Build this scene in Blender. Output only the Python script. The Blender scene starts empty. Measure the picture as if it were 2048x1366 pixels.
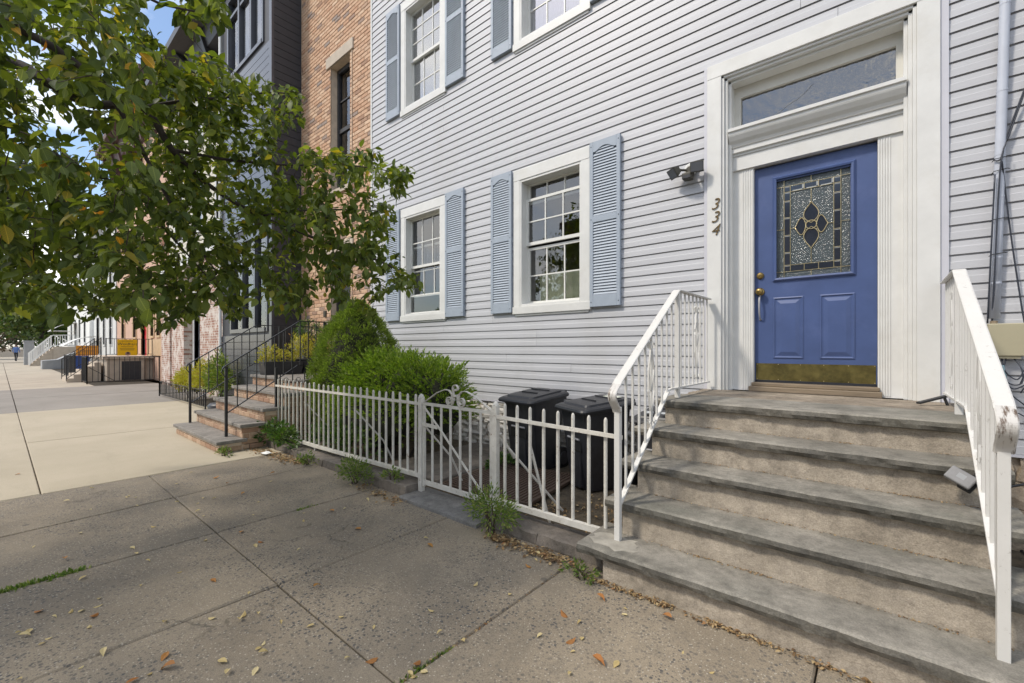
import bpy, math, random
import numpy as np
from mathutils import Vector, Matrix
random.seed(7); rng = np.random.default_rng(7)
R = math.radians
scn = bpy.context.scene
# ------------------------------------------------------------------ camera
TH = math.atan2(734, 868); CT, ST = math.cos(TH), math.sin(TH); D = 4.335; EYE = 1.35; F = 868.
cd = bpy.data.cameras.new('camera'); cam = bpy.data.objects.new('camera', cd)
scn.collection.objects.link(cam); scn.camera = cam
cam.location = (0, -D, EYE); cam.rotation_euler = (R(90), 0, TH)
cd.sensor_width = 36; cd.lens = F / 2048 * 36; cd.shift_y = 14 / 2048; cd.clip_start = .05; cd.clip_end = 2000
# ------------------------------------------------------------------ world, sun, exposure
SUN_EL, SUN_AZ = R(50), R(33)          # azimuth measured from straight in front of the facade towards the left
sun_dir = Vector((-math.sin(SUN_AZ) * math.cos(SUN_EL), -math.cos(SUN_AZ) * math.cos(SUN_EL), math.sin(SUN_EL)))
w = bpy.data.worlds.new('World'); scn.world = w; w.use_nodes = True
nt = w.node_tree; nt.nodes.clear()
N = nt.nodes.new; L = nt.links.new
sky = N('ShaderNodeTexSky'); sky.sky_type = 'NISHITA'; sky.sun_disc = False
sky.sun_elevation = SUN_EL; sky.sun_rotation = math.atan2(sun_dir.x, sun_dir.y)
sky.air_density = 1.1; sky.dust_density = 1.0; sky.ozone_density = 2.0
tc = N('ShaderNodeTexCoord'); mp = N('ShaderNodeMapping'); mp.inputs['Scale'].default_value = (1.3, 1.3, 3.2)
no = N('ShaderNodeTexNoise'); no.inputs['Scale'].default_value = 2.1; no.inputs['Detail'].default_value = 7; no.inputs['Roughness'].default_value = .58
cr = N('ShaderNodeValToRGB'); cr.color_ramp.elements[0].position = .42; cr.color_ramp.elements[1].position = .66
mx = N('ShaderNodeMix'); mx.data_type = 'RGBA'
mx.inputs['B'].default_value = (9.6, 9.5, 9.3, 1)
bg = N('ShaderNodeBackground'); bg.inputs['Strength'].default_value = .15
out = N('ShaderNodeOutputWorld')
L(tc.outputs['Generated'], mp.inputs['Vector']); L(mp.outputs[0], no.inputs['Vector']); L(no.outputs['Fac'], cr.inputs[0])
L(cr.outputs[0], mx.inputs['Factor']); L(sky.outputs[0], mx.inputs['A']); L(mx.outputs['Result'], bg.inputs['Color']); L(bg.outputs[0], out.inputs[0])
sd = bpy.data.lights.new('sun', 'SUN'); sd.energy = 2.3; sd.angle = R(7); sd.color = (1, .92, .80)
so = bpy.data.objects.new('sun', sd); scn.collection.objects.link(so); so.location = sun_dir * 40
so.rotation_euler = sun_dir.to_track_quat('Z', 'Y').to_euler()
scn.view_settings.view_transform = 'Standard'; scn.view_settings.look = 'None'
scn.view_settings.gamma = 1; scn.view_settings.exposure = .38; scn.view_settings.use_curve_mapping = False
scn.cycles.max_bounces = 8; scn.cycles.transparent_max_bounces = 16

# ------------------------------------------------------------------ pixel helpers (directions only; distance from the plane touched)
def ray(px, py):
    u = (px - 1024) / F; v = (697 - py) / F
    return np.array((CT * u - ST, ST * u + CT, v))
def atD(px, py, d): return np.array((0, -D, EYE)) + ray(px, py) * d
def atZ(px, py, Z=0.): r = ray(px, py); return np.array((0, -D, EYE)) + r * ((Z - EYE) / r[2])
def proj(p):
    x, y, z = p[..., 0], p[..., 1] + D, p[..., 2]
    dep = -x * ST + y * CT
    dd = np.where(dep < .05, .05, dep)
    return 1024 + F * (x * CT + y * ST) / dd, 697 - F * (z - EYE) / dd, dep

# ------------------------------------------------------------------ mesh builder
class MB:
    def __init__(s): s.v = []; s.f = []; s.m = []; s.mi = 0
    def add(s, vs, fs):
        b = len(s.v); s.v += [tuple(map(float, p)) for p in vs]
        s.f += [tuple(i + b for i in f) for f in fs]; s.m += [s.mi] * len(fs); return s
    def box(s, x0, x1, y0, y1, z0, z1):
        return s.add([(x0,y0,z0),(x1,y0,z0),(x1,y1,z0),(x0,y1,z0),(x0,y0,z1),(x1,y0,z1),(x1,y1,z1),(x0,y1,z1)],
            [(0,3,2,1),(4,5,6,7),(0,1,5,4),(1,2,6,5),(2,3,7,6),(3,0,4,7)])
    def obox(s, c, size, M=None):
        a, b, d = [k / 2 for k in size]; M = M or Matrix.Identity(3)
        vs = [(-a,-b,-d),(a,-b,-d),(a,b,-d),(-a,b,-d),(-a,-b,d),(a,-b,d),(a,b,d),(-a,b,d)]
        return s.add([tuple(Vector(c) + M @ Vector(p)) for p in vs], [(0,3,2,1),(4,5,6,7),(0,1,5,4),(1,2,6,5),(2,3,7,6),(3,0,4,7)])
    def xprism(s, prof, x0, x1):       # prof: list of (y,z)
        n = len(prof)
        vs = [(x0, y, z) for y, z in prof] + [(x1, y, z) for y, z in prof]
        fs = [(i, (i + 1) % n, n + (i + 1) % n, n + i) for i in range(n)] + [tuple(range(n))[::-1], tuple(range(n, 2 * n))]
        return s.add(vs, fs)
    def yprism(s, prof, y0, y1):       # prof: list of (x,z)
        n = len(prof)
        vs = [(x, y0, z) for x, z in prof] + [(x, y1, z) for x, z in prof]
        fs = [(i, (i + 1) % n, n + (i + 1) % n, n + i) for i in range(n)] + [tuple(range(n))[::-1], tuple(range(n, 2 * n))]
        return s.add(vs, fs)
    def zprism(s, prof, z0, z1):
        n = len(prof)
        vs = [(x, y, z0) for x, y in prof] + [(x, y, z1) for x, y in prof]
        fs = [(i, (i + 1) % n, n + (i + 1) % n, n + i) for i in range(n)] + [tuple(range(n))[::-1], tuple(range(n, 2 * n))]
        return s.add(vs, fs)
    def sweep(s, pts, sect, side=None, closed=False):   # sect: list of (a,b) along frame; side: fixed side axis
        pts = [Vector(p) for p in pts]; n = len(sect); vs = []; k = len(pts)
        for i, p in enumerate(pts):
            if closed: t = pts[(i + 1) % k] - pts[i - 1]
            else: t = pts[min(i + 1, k - 1)] - pts[max(i - 1, 0)]
            t.normalize()
            a = Vector(side) if side is not None else (Vector((0, 0, 1)).cross(t) if abs(t.z) < .95 else Vector((1, 0, 0)))
            a = (a - t * a.dot(t)).normalized(); b = t.cross(a)
            sc = s.rad[i] if getattr(s, 'rad', None) else 1
            vs += [tuple(p + a * (q[0] * sc) + b * (q[1] * sc)) for q in sect]
        fs = []
        for i in range(k if closed else k - 1):
            j = (i + 1) % k
            fs += [(i * n + q, i * n + (q + 1) % n, j * n + (q + 1) % n, j * n + q) for q in range(n)]
        if not closed: fs += [tuple(range(n))[::-1], tuple(range((k - 1) * n, k * n))]
        return s.add(vs, fs)
    def tube(s, pts, r, n=6, r1=None, side=None, closed=False):
        sect = [(math.cos(2 * math.pi * i / n), math.sin(2 * math.pi * i / n)) for i in range(n)]
        k = len(pts); r1 = r if r1 is None else r1
        s.rad = [r + (r1 - r) * i / max(k - 1, 1) for i in range(k)]
        s.sweep(pts, sect, side, closed); s.rad = None; return s
    def bar(s, pts, wdt, hgt, side=None):
        a, b = wdt / 2, hgt / 2
        return s.sweep(pts, [(-a, -b), (a, -b), (a, b), (-a, b)], side)
    def lathe(s, c, prof, n=20, M=None):   # prof (r,z) about z
        M = M or Matrix.Identity(3); vs = []; fs = []; c = Vector(c)
        for r, z in prof:
            for i in range(n):
                t = 2 * math.pi * i / n; vs.append(tuple(c + M @ Vector((r * math.cos(t), r * math.sin(t), z))))
        for j in range(len(prof) - 1):
            fs += [(j * n + i, j * n + (i + 1) % n, (j + 1) * n + (i + 1) % n, (j + 1) * n + i) for i in range(n)]
        fs += [tuple(range(n))[::-1], tuple(range((len(prof) - 1) * n, len(prof) * n))]
        return s.add(vs, fs)

BASE = {}
def set_props(o, label=None, cat=None, group=None, kind=None):
    if label: o['label'] = label
    if cat: o['category'] = cat
    if group: o['group'] = group
    if kind: o['kind'] = kind
    return o
def mesh_obj(name, me, parent=None, loc=None):
    o = bpy.data.objects.new(name, me); scn.collection.objects.link(o)
    if parent is not None: o.parent = parent
    if loc is not None: o.location = loc
    return o
def mk(name, mb, mats, parent=None, smooth=False, bevel=0, base=None):
    b = BASE[parent.name] if parent is not None else (base or (0, 0, 0))
    me = bpy.data.meshes.new(name)
    v = np.array(mb.v, float) - np.array(b)
    me.from_pydata(v.tolist(), [], mb.f)
    mats = mats if isinstance(mats, (list, tuple)) else [mats]
    for m in mats: me.materials.append(m)
    if len(mats) > 1: me.polygons.foreach_set('material_index', mb.m)
    if smooth: me.polygons.foreach_set('use_smooth', [True] * len(me.polygons))
    me.update()
    o = mesh_obj(name, me, parent)
    if parent is None: o.location = b
    BASE[o.name] = b
    if bevel:
        md = o.modifiers.new('bevel', 'BEVEL'); md.width = bevel; md.segments = 2; md.limit_method = 'ANGLE'; md.angle_limit = R(40)
    return o
def thing(name, label, cat, base, group=None):
    o = bpy.data.objects.new(name, None); scn.collection.objects.link(o); o.location = base
    o.empty_display_size = .1; BASE[o.name] = tuple(base)
    return set_props(o, label, cat, group)
def structure(name, mb, mat, label=None, **k):
    o = mk(name, mb, mat, **k); o['kind'] = 'structure'
    if label: o['label'] = label
    return o
def copy_tree(o, parent=None, loc=None, label=None, rz=None):
    c = o.copy(); scn.collection.objects.link(c); c.parent = parent
    if loc is not None: c.location = loc
    if rz is not None: c.rotation_euler = (0, 0, rz)
    if label: c['label'] = label
    BASE[c.name] = BASE[o.name]
    for ch in list(o.children): copy_tree(ch, c)
    return c

# ------------------------------------------------------------------ materials
MATS = {}
class NT:
    def __init__(s, name):
        s.m = bpy.data.materials.new(name); s.m.use_nodes = True; s.t = s.m.node_tree
        s.b = s.t.nodes['Principled BSDF']; s.o = s.t.nodes['Material Output']
        s.pos = None
    def n(s, ty, **k):
        x = s.t.nodes.new(ty)
        for a, b in k.items(): setattr(x, a, b)
        return x
    def l(s, a, b): s.t.links.new(a, b)
    def P(s):
        if s.pos is None: s.pos = s.n('ShaderNodeNewGeometry').outputs['Position']
        return s.pos
    def noise(s, scale, detail=5, rough=.55, stretch=None, vec=None):
        x = s.n('ShaderNodeTexNoise'); x.inputs['Scale'].default_value = scale; x.inputs['Detail'].default_value = detail; x.inputs['Roughness'].default_value = rough
        v = vec or s.P()
        if stretch:
            m = s.n('ShaderNodeMapping'); m.inputs['Scale'].default_value = stretch; s.l(v, m.inputs['Vector']); v = m.outputs[0]
        s.l(v, x.inputs['Vector']); return x.outputs['Fac']
    def voro(s, scale, feature='F1', out='Distance'):
        x = s.n('ShaderNodeTexVoronoi'); x.feature = feature; x.inputs['Scale'].default_value = scale; s.l(s.P(), x.inputs['Vector']); return x.outputs[out]
    def ramp(s, fac, stops):
        x = s.n('ShaderNodeValToRGB'); e = x.color_ramp.elements
        while len(e) < len(stops): e.new(.5)
        for i, (p, c) in enumerate(stops):
            e[i].position = p; e[i].color = (c, c, c, 1) if not hasattr(c, '__len__') else (*c, 1)
        s.l(fac, x.inputs[0]); return x.outputs[0]
    def mix(s, fac, a, b, blend='MIX'):
        x = s.n('ShaderNodeMix', data_type='RGBA', blend_type=blend)
        for sock, val in ((x.inputs['Factor'], fac), (x.inputs['A'], a), (x.inputs['B'], b)):
            if hasattr(val, 'is_linked') or hasattr(val, 'links'): s.l(val, sock)
            elif hasattr(val, '__len__'): sock.default_value = (*val, 1)
            else: sock.default_value = val
        return x.outputs['Result']
    def math(s, op, a, b=0.):
        x = s.n('ShaderNodeMath', operation=op)
        for i, val in enumerate((a, b)):
            if hasattr(val, 'links'): s.l(val, x.inputs[i])
            else: x.inputs[i].default_value = val
        return x.outputs[0]
    def rand(s):
        oi = s.n('ShaderNodeObjectInfo').outputs['Random']; g = s.n('ShaderNodeNewGeometry').outputs['Random Per Island']
        return s.math('FRACT', s.math('ADD', oi, g))
    def bump(s, h, strength=.3, dist=.01):
        x = s.n('ShaderNodeBump'); x.inputs['Strength'].default_value = strength; x.inputs['Distance'].default_value = dist
        s.l(h, x.inputs['Height'])
        if s.b.inputs['Normal'].is_linked: s.l(s.b.inputs['Normal'].links[0].from_socket, x.inputs['Normal'])
        s.l(x.outputs[0], s.b.inputs['Normal'])
    def col(s, c):
        if hasattr(c, 'links'): s.l(c, s.b.inputs['Base Color'])
        else: s.b.inputs['Base Color'].default_value = (*c, 1)
def mul(c, k): return tuple(min(1, x * k) for x in c)
def basic(name, c, rough=.6, var=.12, scale=6., bump=.0, bscale=60., metal=0., dirt=None, dirt_scale=3., dirt_amt=.5, rnd=0., spec=.5, stretch=None, bdist=.004):
    """procedural paint/stone/metal: base colour with noise variation, optional dirt patches and fine relief"""
    if name in MATS: return MATS[name]
    t = NT(name); t.b.inputs['Roughness'].default_value = rough; t.b.inputs['Metallic'].default_value = metal
    t.b.inputs['Specular IOR Level'].default_value = spec
    f = t.noise(scale, 6, .6, stretch)
    cc = t.mix(t.ramp(f, [(.3, 0.), (.7, 1.)]), mul(c, 1 - var), mul(c, 1 + var))
    if rnd: cc = t.mix(1., cc, t.ramp(t.rand(), [(0, 1 - rnd), (1, 1 + rnd * .6)]), 'MULTIPLY')
    if dirt is not None:
        d = t.ramp(t.noise(dirt_scale, 8, .7), [(.52, 0.), (.75, dirt_amt)])
        cc = t.mix(d, cc, dirt)
    t.col(cc)
    if bump: t.bump(t.noise(bscale, 4, .6, stretch), bump, bdist)
    MATS[name] = t.m; return t.m

def glass_mat(name='window_glass', tint=(.93, .95, .95), boost=.09, wav=.06, wsc=7, cloud_film=0.):
    t = NT(name); tr = t.n('ShaderNodeBsdfTransparent'); tr.inputs[0].default_value = (*tint, 1)
    gl = t.n('ShaderNodeBsdfGlossy'); gl.inputs['Roughness'].default_value = .01; gl.inputs['Color'].default_value = (1, 1, 1, 1)
    lw = t.n('ShaderNodeFresnel'); lw.inputs['IOR'].default_value = 1.55
    bu = t.n('ShaderNodeBump'); bu.inputs['Strength'].default_value = wav; bu.inputs['Distance'].default_value = .01
    t.l(t.noise(wsc, 2, .5), bu.inputs['Height']); t.l(bu.outputs[0], gl.inputs['Normal'])
    f = t.math('ADD', t.math('MULTIPLY', lw.outputs[0], .8), boost)
    mxs = t.n('ShaderNodeMixShader'); t.l(f, mxs.inputs[0]); t.l(tr.outputs[0], mxs.inputs[1]); t.l(gl.outputs[0], mxs.inputs[2])
    last = mxs
    if cloud_film:  # pale film in the old glass stands in for reflected cloud
        df = t.n('ShaderNodeBsdfDiffuse'); t.l(t.mix(t.noise(9, 7, .7), (.30, .30, .30), (.62, .61, .60)), df.inputs[0]); m2 = t.n('ShaderNodeMixShader'); t.l(t.ramp(t.noise(5, 6, .65), [(.35, cloud_film * .4), (.65, cloud_film * 1.8)]), m2.inputs[0]); t.l(mxs.outputs[0], m2.inputs[1]); t.l(df.outputs[0], m2.inputs[2]); last = m2
    t.l(last.outputs[0], t.o.inputs['Surface']); return t.m
GLASS = glass_mat(); GLASS_SKY = glass_mat('sky_reflecting_glass', (.9, .93, .95), .30)

def siding_mat():
    t = NT('vinyl_siding'); t.b.inputs['Roughness'].default_value = .5
    g = t.noise(22, 4, .6, (.12, 1, 2.2))
    c = t.mix(g, (.452, .458, .482), (.522, .528, .550))
    c = t.mix(1., c, t.ramp(t.rand(), [(0, .965), (1, 1.03)]), 'MULTIPLY')
    c = t.mix(t.ramp(t.noise(1.1, 7, .65, (1, 1, .35)), [(.52, 0.), (.78, .34)]), c, (.36, .355, .33))
    t.col(c); t.bump(t.noise(60, 3, .6, (.06, 1, 1.6)), .12, .002); return t.m
SIDING = siding_mat()
TRIM = basic('white_trim_paint', (.67, .668, .645), .45, .06, 5, .08, 40, dirt=(.50, .47, .40), dirt_scale=2.4, dirt_amt=.35)
TRIM2 = basic('white_vinyl_frame', (.72, .715, .675), .35, .03, 8)
SHUT = basic('blue_shutter_paint', (.335, .385, .45), .55, .06, 14, .08, 60, dirt=(.40, .44, .50), dirt_scale=5, dirt_amt=.4)
DOORB = basic('blue_door_paint', (.062, .097, .228), .42, .10, 4, .05, 30, dirt=(.11, .15, .32), dirt_scale=2.2, dirt_amt=.6)
JCH = basic('grey_channel', (.55, .55, .60), .5, .03, 6)
BRASS = basic('aged_brass', (.36, .25, .09), .33, .35, 20, .1, 60, metal=.9, dirt=(.10, .085, .03), dirt_scale=9, dirt_amt=.8)
KICK = basic('tarnished_brass_plate', (.15, .125, .042), .40, .5, 9, .05, 40, metal=.55, dirt=(.05, .05, .02), dirt_scale=6, dirt_amt=.9)
CAME = basic('brass_came', (.62, .52, .30), .3, .15, 30, metal=.6)
BLACKMET = basic('black_iron_paint', (.022, .022, .024), .45, .3, 30, .1, 90)
DARKPL = basic('black_plastic', (.027, .028, .033), .42, .25, 10, .10, 160, dirt=(.06, .06, .058), dirt_scale=4, dirt_amt=.45)
RUBBER = basic('rubber', (.012, .012, .012), .8, .2, 10)
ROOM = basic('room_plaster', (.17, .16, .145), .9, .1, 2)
DARKROOM = basic('room_dark', (.06, .055, .05), .9, .1, 2)
WOODTH = basic('threshold_wood', (.22, .17, .115), .6, .3, 12, .2, 80, stretch=(.2, 3, 3))
BRONZE = basic('dark_bronze', (.055, .05, .035), .5, .25, 20)
LENS = basic('lamp_lens', (.10, .105, .115), .12, .1, 6)
BEIGE = basic('beige_box', (.40, .365, .25), .5, .05, 6, dirt=(.25, .23, .17), dirt_amt=.5)
CABLE = basic('cable', (.03, .035, .05), .5, .2, 10)
PIPE = basic('grey_blue_downspout', (.50, .53, .60), .45, .06, 5, dirt=(.34, .36, .40), dirt_scale=3, dirt_amt=.5)
PVC = basic('silver_grey', (.34, .34, .35), .4, .1, 10)
SOIL = basic('soil', (.095, .075, .05), .95, .5, 9, .8, 50, dirt=(.17, .125, .07), dirt_scale=14, dirt_amt=.7, bdist=.02)

def iron_white():
    t = NT('rusty_white_iron'); t.b.inputs['Roughness'].default_value = .55
    f = t.noise(9, 9, .72)
    c = t.mix(t.ramp(f, [(.35, 0.), (.7, 1.)]), (.55, .525, .47), (.73, .71, .655))
    c = t.mix(t.ramp(t.noise(26, 8, .7), [(.60, 0.), (.68, 1.)]), c, (.22, .115, .055))
    t.col(c); t.bump(t.noise(120, 4, .6), .25, .002); return t.m
IRONW = iron_white()
def rail_white():
    t = NT('worn_white_rail'); t.b.inputs['Roughness'].default_value = .45
    c = t.mix(t.noise(6, 6, .6), (.58, .57, .54), (.68, .67, .645))
    c = t.mix(t.ramp(t.noise(38, 8, .75), [(.60, 0.), (.67, .75)]), c, (.36, .34, .31))
    c = t.mix(t.ramp(t.noise(7, 9, .8), [(.66, 0.), (.74, .9)]), c, (.15, .09, .05))
    t.col(c); t.bump(t.noise(90, 4, .6), .2, .002); return t.m
RAILW = rail_white()

def tread_mat(name, ca, cb, stain):
    t = NT(name); t.b.inputs['Roughness'].default_value = .8
    c = t.mix(t.ramp(t.noise(3.2, 8, .68), [(.34, 0.), (.66, 1.)]), ca, cb)
    c = t.mix(t.ramp(t.noise(1.7, 7, .6, (.5, 1.4, 1)), [(.5, 0.), (.74, .75)]), c, stain)
    c = t.mix(1., c, t.ramp(t.noise(11, 8, .72), [(.30, .62), (.52, 1.), (.75, 1.28)]), 'MULTIPLY')
    c = t.mix(t.ramp(t.noise(24, 7, .75, (.6, 1.3, 1)), [(.56, 0.), (.70, .55)]), c, mul(stain, .55))
    sp = t.ramp(t.noise(150, 3, .6), [(.28, .72), (.62, 1.08)])
    t.col(t.mix(1., c, sp, 'MULTIPLY'))
    t.bump(t.noise(18, 9, .72), .7, .014); t.bump(t.noise(160, 3, .6), .25, .003); return t.m
TREAD = tread_mat('bluestone_tread', (.16, .15, .126), (.33, .305, .26), (.175, .175, .145))
LAND = tread_mat('weathered_landing', (.20, .165, .125), (.37, .31, .24), (.17, .145, .11))
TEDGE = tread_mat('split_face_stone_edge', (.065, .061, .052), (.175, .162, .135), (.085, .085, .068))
NTREAD = tread_mat('grey_slate_tread', (.20, .185, .165), (.29, .265, .235), (.17, .165, .155))
RISER = tread_mat('sandy_concrete', (.33, .285, .225), (.46, .40, .325), (.29, .245, .19))
CURB = tread_mat('old_curb_stone', (.12, .105, .09), (.24, .205, .17), (.09, .085, .07))
THRESH = tread_mat('slate_threshold', (.17, .165, .155), (.24, .23, .215), (.13, .125, .12))
CEMENT = basic('cement_patch', (.36, .335, .285), .85, .3, 9, .5, 60, dirt=(.24, .225, .19), dirt_scale=8, dirt_amt=.9)

def agg_mat():
    t = NT('exposed_aggregate_concrete'); t.b.inputs['Roughness'].default_value = .82
    P = t.P()
    base = t.mix(t.ramp(t.noise(1.3, 8, .62), [(.33, 0.), (.68, 1.)]), (.215, .177, .128), (.325, .27, .195))
    base = t.mix(t.ramp(t.noise(.7, 7, .65), [(.46, 0.), (.66, .85)]), base, (.15, .132, .106))
    base = t.mix(t.ramp(t.noise(2.6, 8, .72), [(.58, 0.), (.70, .6)]), base, (.10, .09, .075))
    base = t.mix(1., base, t.ramp(t.noise(210, 3, .6), [(.25, .62), (.7, 1.22)]), 'MULTIPLY')
    worn = t.ramp(t.noise(2.0, 5, .6), [(.36, 0.), (.60, 1.)])
    for sc, thr, dark in ((46, .30, (.075, .072, .07)), (78, .27, (.10, .092, .082)), (64, .17, (.44, .40, .33))):
        v = t.n('ShaderNodeTexVoronoi'); v.inputs['Scale'].default_value = sc; t.l(P, v.inputs['Vector'])
        pick = t.ramp(v.outputs['Color'], [(.40, 0.), (.46, 1.)])
        stone = t.math('MULTIPLY', t.ramp(v.outputs['Distance'], [(thr, 1.), (thr + .09, 0.)]), pick)
        base = t.mix(t.math('MULTIPLY', stone, worn if dark[0] < .3 else .8), base, dark)
    vc = t.n('ShaderNodeTexVoronoi'); vc.feature = 'DISTANCE_TO_EDGE'; vc.inputs['Scale'].default_value = .55
    wv = t.n('ShaderNodeVectorMath', operation='ADD'); t.l(P, wv.inputs[0]); nz_ = t.n('ShaderNodeTexNoise'); nz_.inputs['Scale'].default_value = 2.5; nz_.inputs['Detail'].default_value = 6; t.l(P, nz_.inputs['Vector']); t.l(nz_.outputs['Color'], wv.inputs[1]); t.l(wv.outputs[0], vc.inputs['Vector'])
    ck = t.math('MULTIPLY', t.ramp(vc.outputs['Distance'], [(.0, 1.), (.006, 0.)]), t.ramp(t.noise(.9, 3, .5), [(.54, 0.), (.62, .65)]))
    base = t.mix(ck, base, (.05, .042, .032))
    gum = t.n('ShaderNodeTexVoronoi'); gum.inputs['Scale'].default_value = 3.1; t.l(P, gum.inputs['Vector'])
    base = t.mix(t.math('MULTIPLY', t.ramp(gum.outputs['Distance'], [(.055, 1.), (.075, 0.)]), t.ramp(gum.outputs['Color'], [(.55, 0.), (.6, .6)])), base, (.07, .065, .06))
    t.col(base)
    t.bump(t.noise(150, 4, .65), .35, .004); t.bump(t.noise(9, 6, .6), .2, .01); return t.m
AGG = agg_mat()
def conc_mat(name, ca, cb, st):
    t = NT(name); t.b.inputs['Roughness'].default_value = .85
    c = t.mix(t.ramp(t.noise(.8, 8, .65), [(.3, 0.), (.7, 1.)]), ca, cb)
    c = t.mix(t.ramp(t.noise(2.2, 8, .7, (.4, 1.5, 1)), [(.55, 0.), (.8, .5)]), c, st)
    c = t.mix(1., c, t.ramp(t.noise(120, 3, .6), [(.3, .88), (.7, 1.07)]), 'MULTIPLY')
    t.col(c); t.bump(t.noise(40, 5, .65), .2, .005); return t.m
NEWC = conc_mat('pale_new_concrete', (.385, .335, .245), (.47, .41, .31), (.31, .27, .20))
GREYC = conc_mat('dark_grey_concrete', (.215, .195, .17), (.285, .26, .23), (.17, .155, .135))
FARC = conc_mat('far_concrete', (.33, .285, .225), (.45, .395, .31), (.25, .215, .17))
JOINT = basic('joint_dirt', (.055, .045, .032), .95, .4, 30, .4, 80)
ASPH = basic('asphalt', (.05, .05, .05), .9, .2, 20, .4, 200)
GROUND = basic('ground_earth', (.10, .095, .08), .95, .3, .3)

def brick_mat(name, stops, rough=.85):
    t = NT(name); t.b.inputs['Roughness'].default_value = rough
    r = t.rand(); c = t.ramp(r, stops)
    c = t.mix(1., c, t.ramp(t.noise(30, 6, .65), [(.3, .80), (.7, 1.15)]), 'MULTIPLY')
    t.col(c); t.bump(t.noise(90, 4, .65), .4, .004); return t.m
BRICK = brick_mat('tan_brick', [(0, (.53, .33, .21)), (.3, (.60, .40, .265)), (.55, (.49, .285, .175)), (.78, (.66, .47, .325)), (.92, (.34, .20, .13)), (1, (.30, .25, .22))])
SBRICK = brick_mat('stoop_brick', [(0, (.40, .26, .17)), (.4, (.48, .33, .22)), (.7, (.34, .20, .13)), (1, (.54, .39, .27))])
MORTAR = basic('mortar', (.62, .50, .38), .9, .15, 8, .4, 120)
def wash_brick(name, ca, cb, mort, scale=1.0):
    t = NT(name); t.b.inputs['Roughness'].default_value = .85
    b = t.n('ShaderNodeTexBrick'); b.inputs['Scale'].default_value = 1
    b.inputs['Brick Width'].default_value = .21; b.inputs['Row Height'].default_value = .075; b.inputs['Mortar Size'].default_value = .010
    b.inputs['Color1'].default_value = (*ca, 1); b.inputs['Color2'].default_value = (*cb, 1); b.inputs['Mortar'].default_value = (*mort, 1)
    m = t.n('ShaderNodeMapping'); m.inputs['Rotation'].default_value = (R(-90), 0, 0); t.l(t.P(), m.inputs['Vector']); t.l(m.outputs[0], b.inputs['Vector'])
    c = t.mix(t.ramp(t.noise(5, 8, .7, (1, 1, .8)), [(.46, 0.), (.56, .9)]), b.outputs['Color'], (.62, .56, .50))
    t.col(c); t.bump(b.outputs['Fac'], -.4, .008); return t.m
WASH = wash_brick('whitewashed_brick', (.26, .11, .075), (.36, .18, .12), (.5, .44, .38))
FARBRICK = wash_brick('far_red_brick', (.22, .10, .07), (.28, .13, .09), (.3, .26, .22))
CHAR = basic('charcoal_cladding', (.035, .036, .042), .55, .12, 8, .05, 40)
CHARF = basic('sky_tinted_charcoal', (.075, .079, .092), .22, .08, 5)  # charcoal of the house front, sky reflection put into its lighter, bluer colour
CREAM = basic('cream_siding', (.62, .58, .48), .6, .06, 4)
SALM = basic('salmon_stucco', (.56, .36, .26), .8, .1, 3, .2, 60)
TANP = basic('tan_wood', (.55, .38, .22), .6, .1, 6)
REDP = basic('red_door', (.50, .02, .025), .4, .1, 5)
BROWN = basic('brown_cornice', (.10, .055, .045), .7, .2, 5)
PALE = basic('pale_siding', (.62, .62, .60), .6, .06, 3)
WHITE = basic('bright_white', (.78, .78, .76), .5, .05, 3)
GREYB = basic('mid_grey', (.30, .31, .32), .7, .1, 4)
STUCCO = basic('beige_stucco', (.48, .41, .33), .85, .1, 5, .2, 60)
BARK = basic('cherry_bark', (.055, .042, .036), .85, .35, 22, .6, 60, stretch=(1, 1, .5), bdist=.01)
TWIG = basic('twig', (.06, .04, .028), .8, .3, 40)
YEL = basic('yellow_sign', (.78, .56, .01), .4, .03, 3)
def corrugated(name, c):
    t = NT(name); t.col(c); tl = t.n('ShaderNodeBsdfTranslucent'); tl.inputs[0].default_value = (*c, 1); ms = t.n('ShaderNodeMixShader'); ms.inputs[0].default_value = .5; t.l(t.b.outputs[0], ms.inputs[1]); t.l(tl.outputs[0], ms.inputs[2]); t.l(ms.outputs[0], t.o.inputs['Surface']); return t.m
YEL = corrugated('yellow_sign_plastic', (.85, .62, .02))
ORG = basic('orange_sign', (.75, .33, .02), .4, .04, 3)
INK = basic('sign_ink', (.03, .03, .03), .5, 0., 3)
SKINM = basic('skin', (.42, .26, .19), .6, .05, 9)
BLUEC = basic('blue_cloth', (.12, .20, .45), .8, .15, 20)
NAVY = basic('dark_cloth', (.02, .022, .03), .8, .15, 20)
BLUEB = basic('blue_bin', (.03, .09, .36), .5, .1, 6)

def stone_paint():
    t = NT('peeling_white_stone'); t.b.inputs['Roughness'].default_value = .9
    c = t.mix(t.noise(7, 7, .65), (.60, .57, .52), (.78, .76, .71))
    c = t.mix(t.ramp(t.noise(11, 9, .75), [(.54, 0.), (.64, 1.)]), c, (.33, .25, .17))
    c = t.mix(1., c, t.ramp(t.rand(), [(0, .8), (1, 1.05)]), 'MULTIPLY')
    t.col(c); t.bump(t.noise(35, 8, .7), .6, .012); return t.m
STONEW = stone_paint()
RUBBLE = tread_mat('rubble_stone', (.30, .23, .16), (.55, .47, .37), (.20, .15, .10))
def grate_mat():
    t = NT('ribbed_brown_hatch'); t.b.inputs['Roughness'].default_value = .6
    c = t.mix(t.noise(6, 8, .7), (.07, .045, .032), (.135, .09, .065)); t.col(c); t.bump(t.noise(60, 4, .6), .2, .004); return t.m
HATCH = grate_mat()

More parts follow.
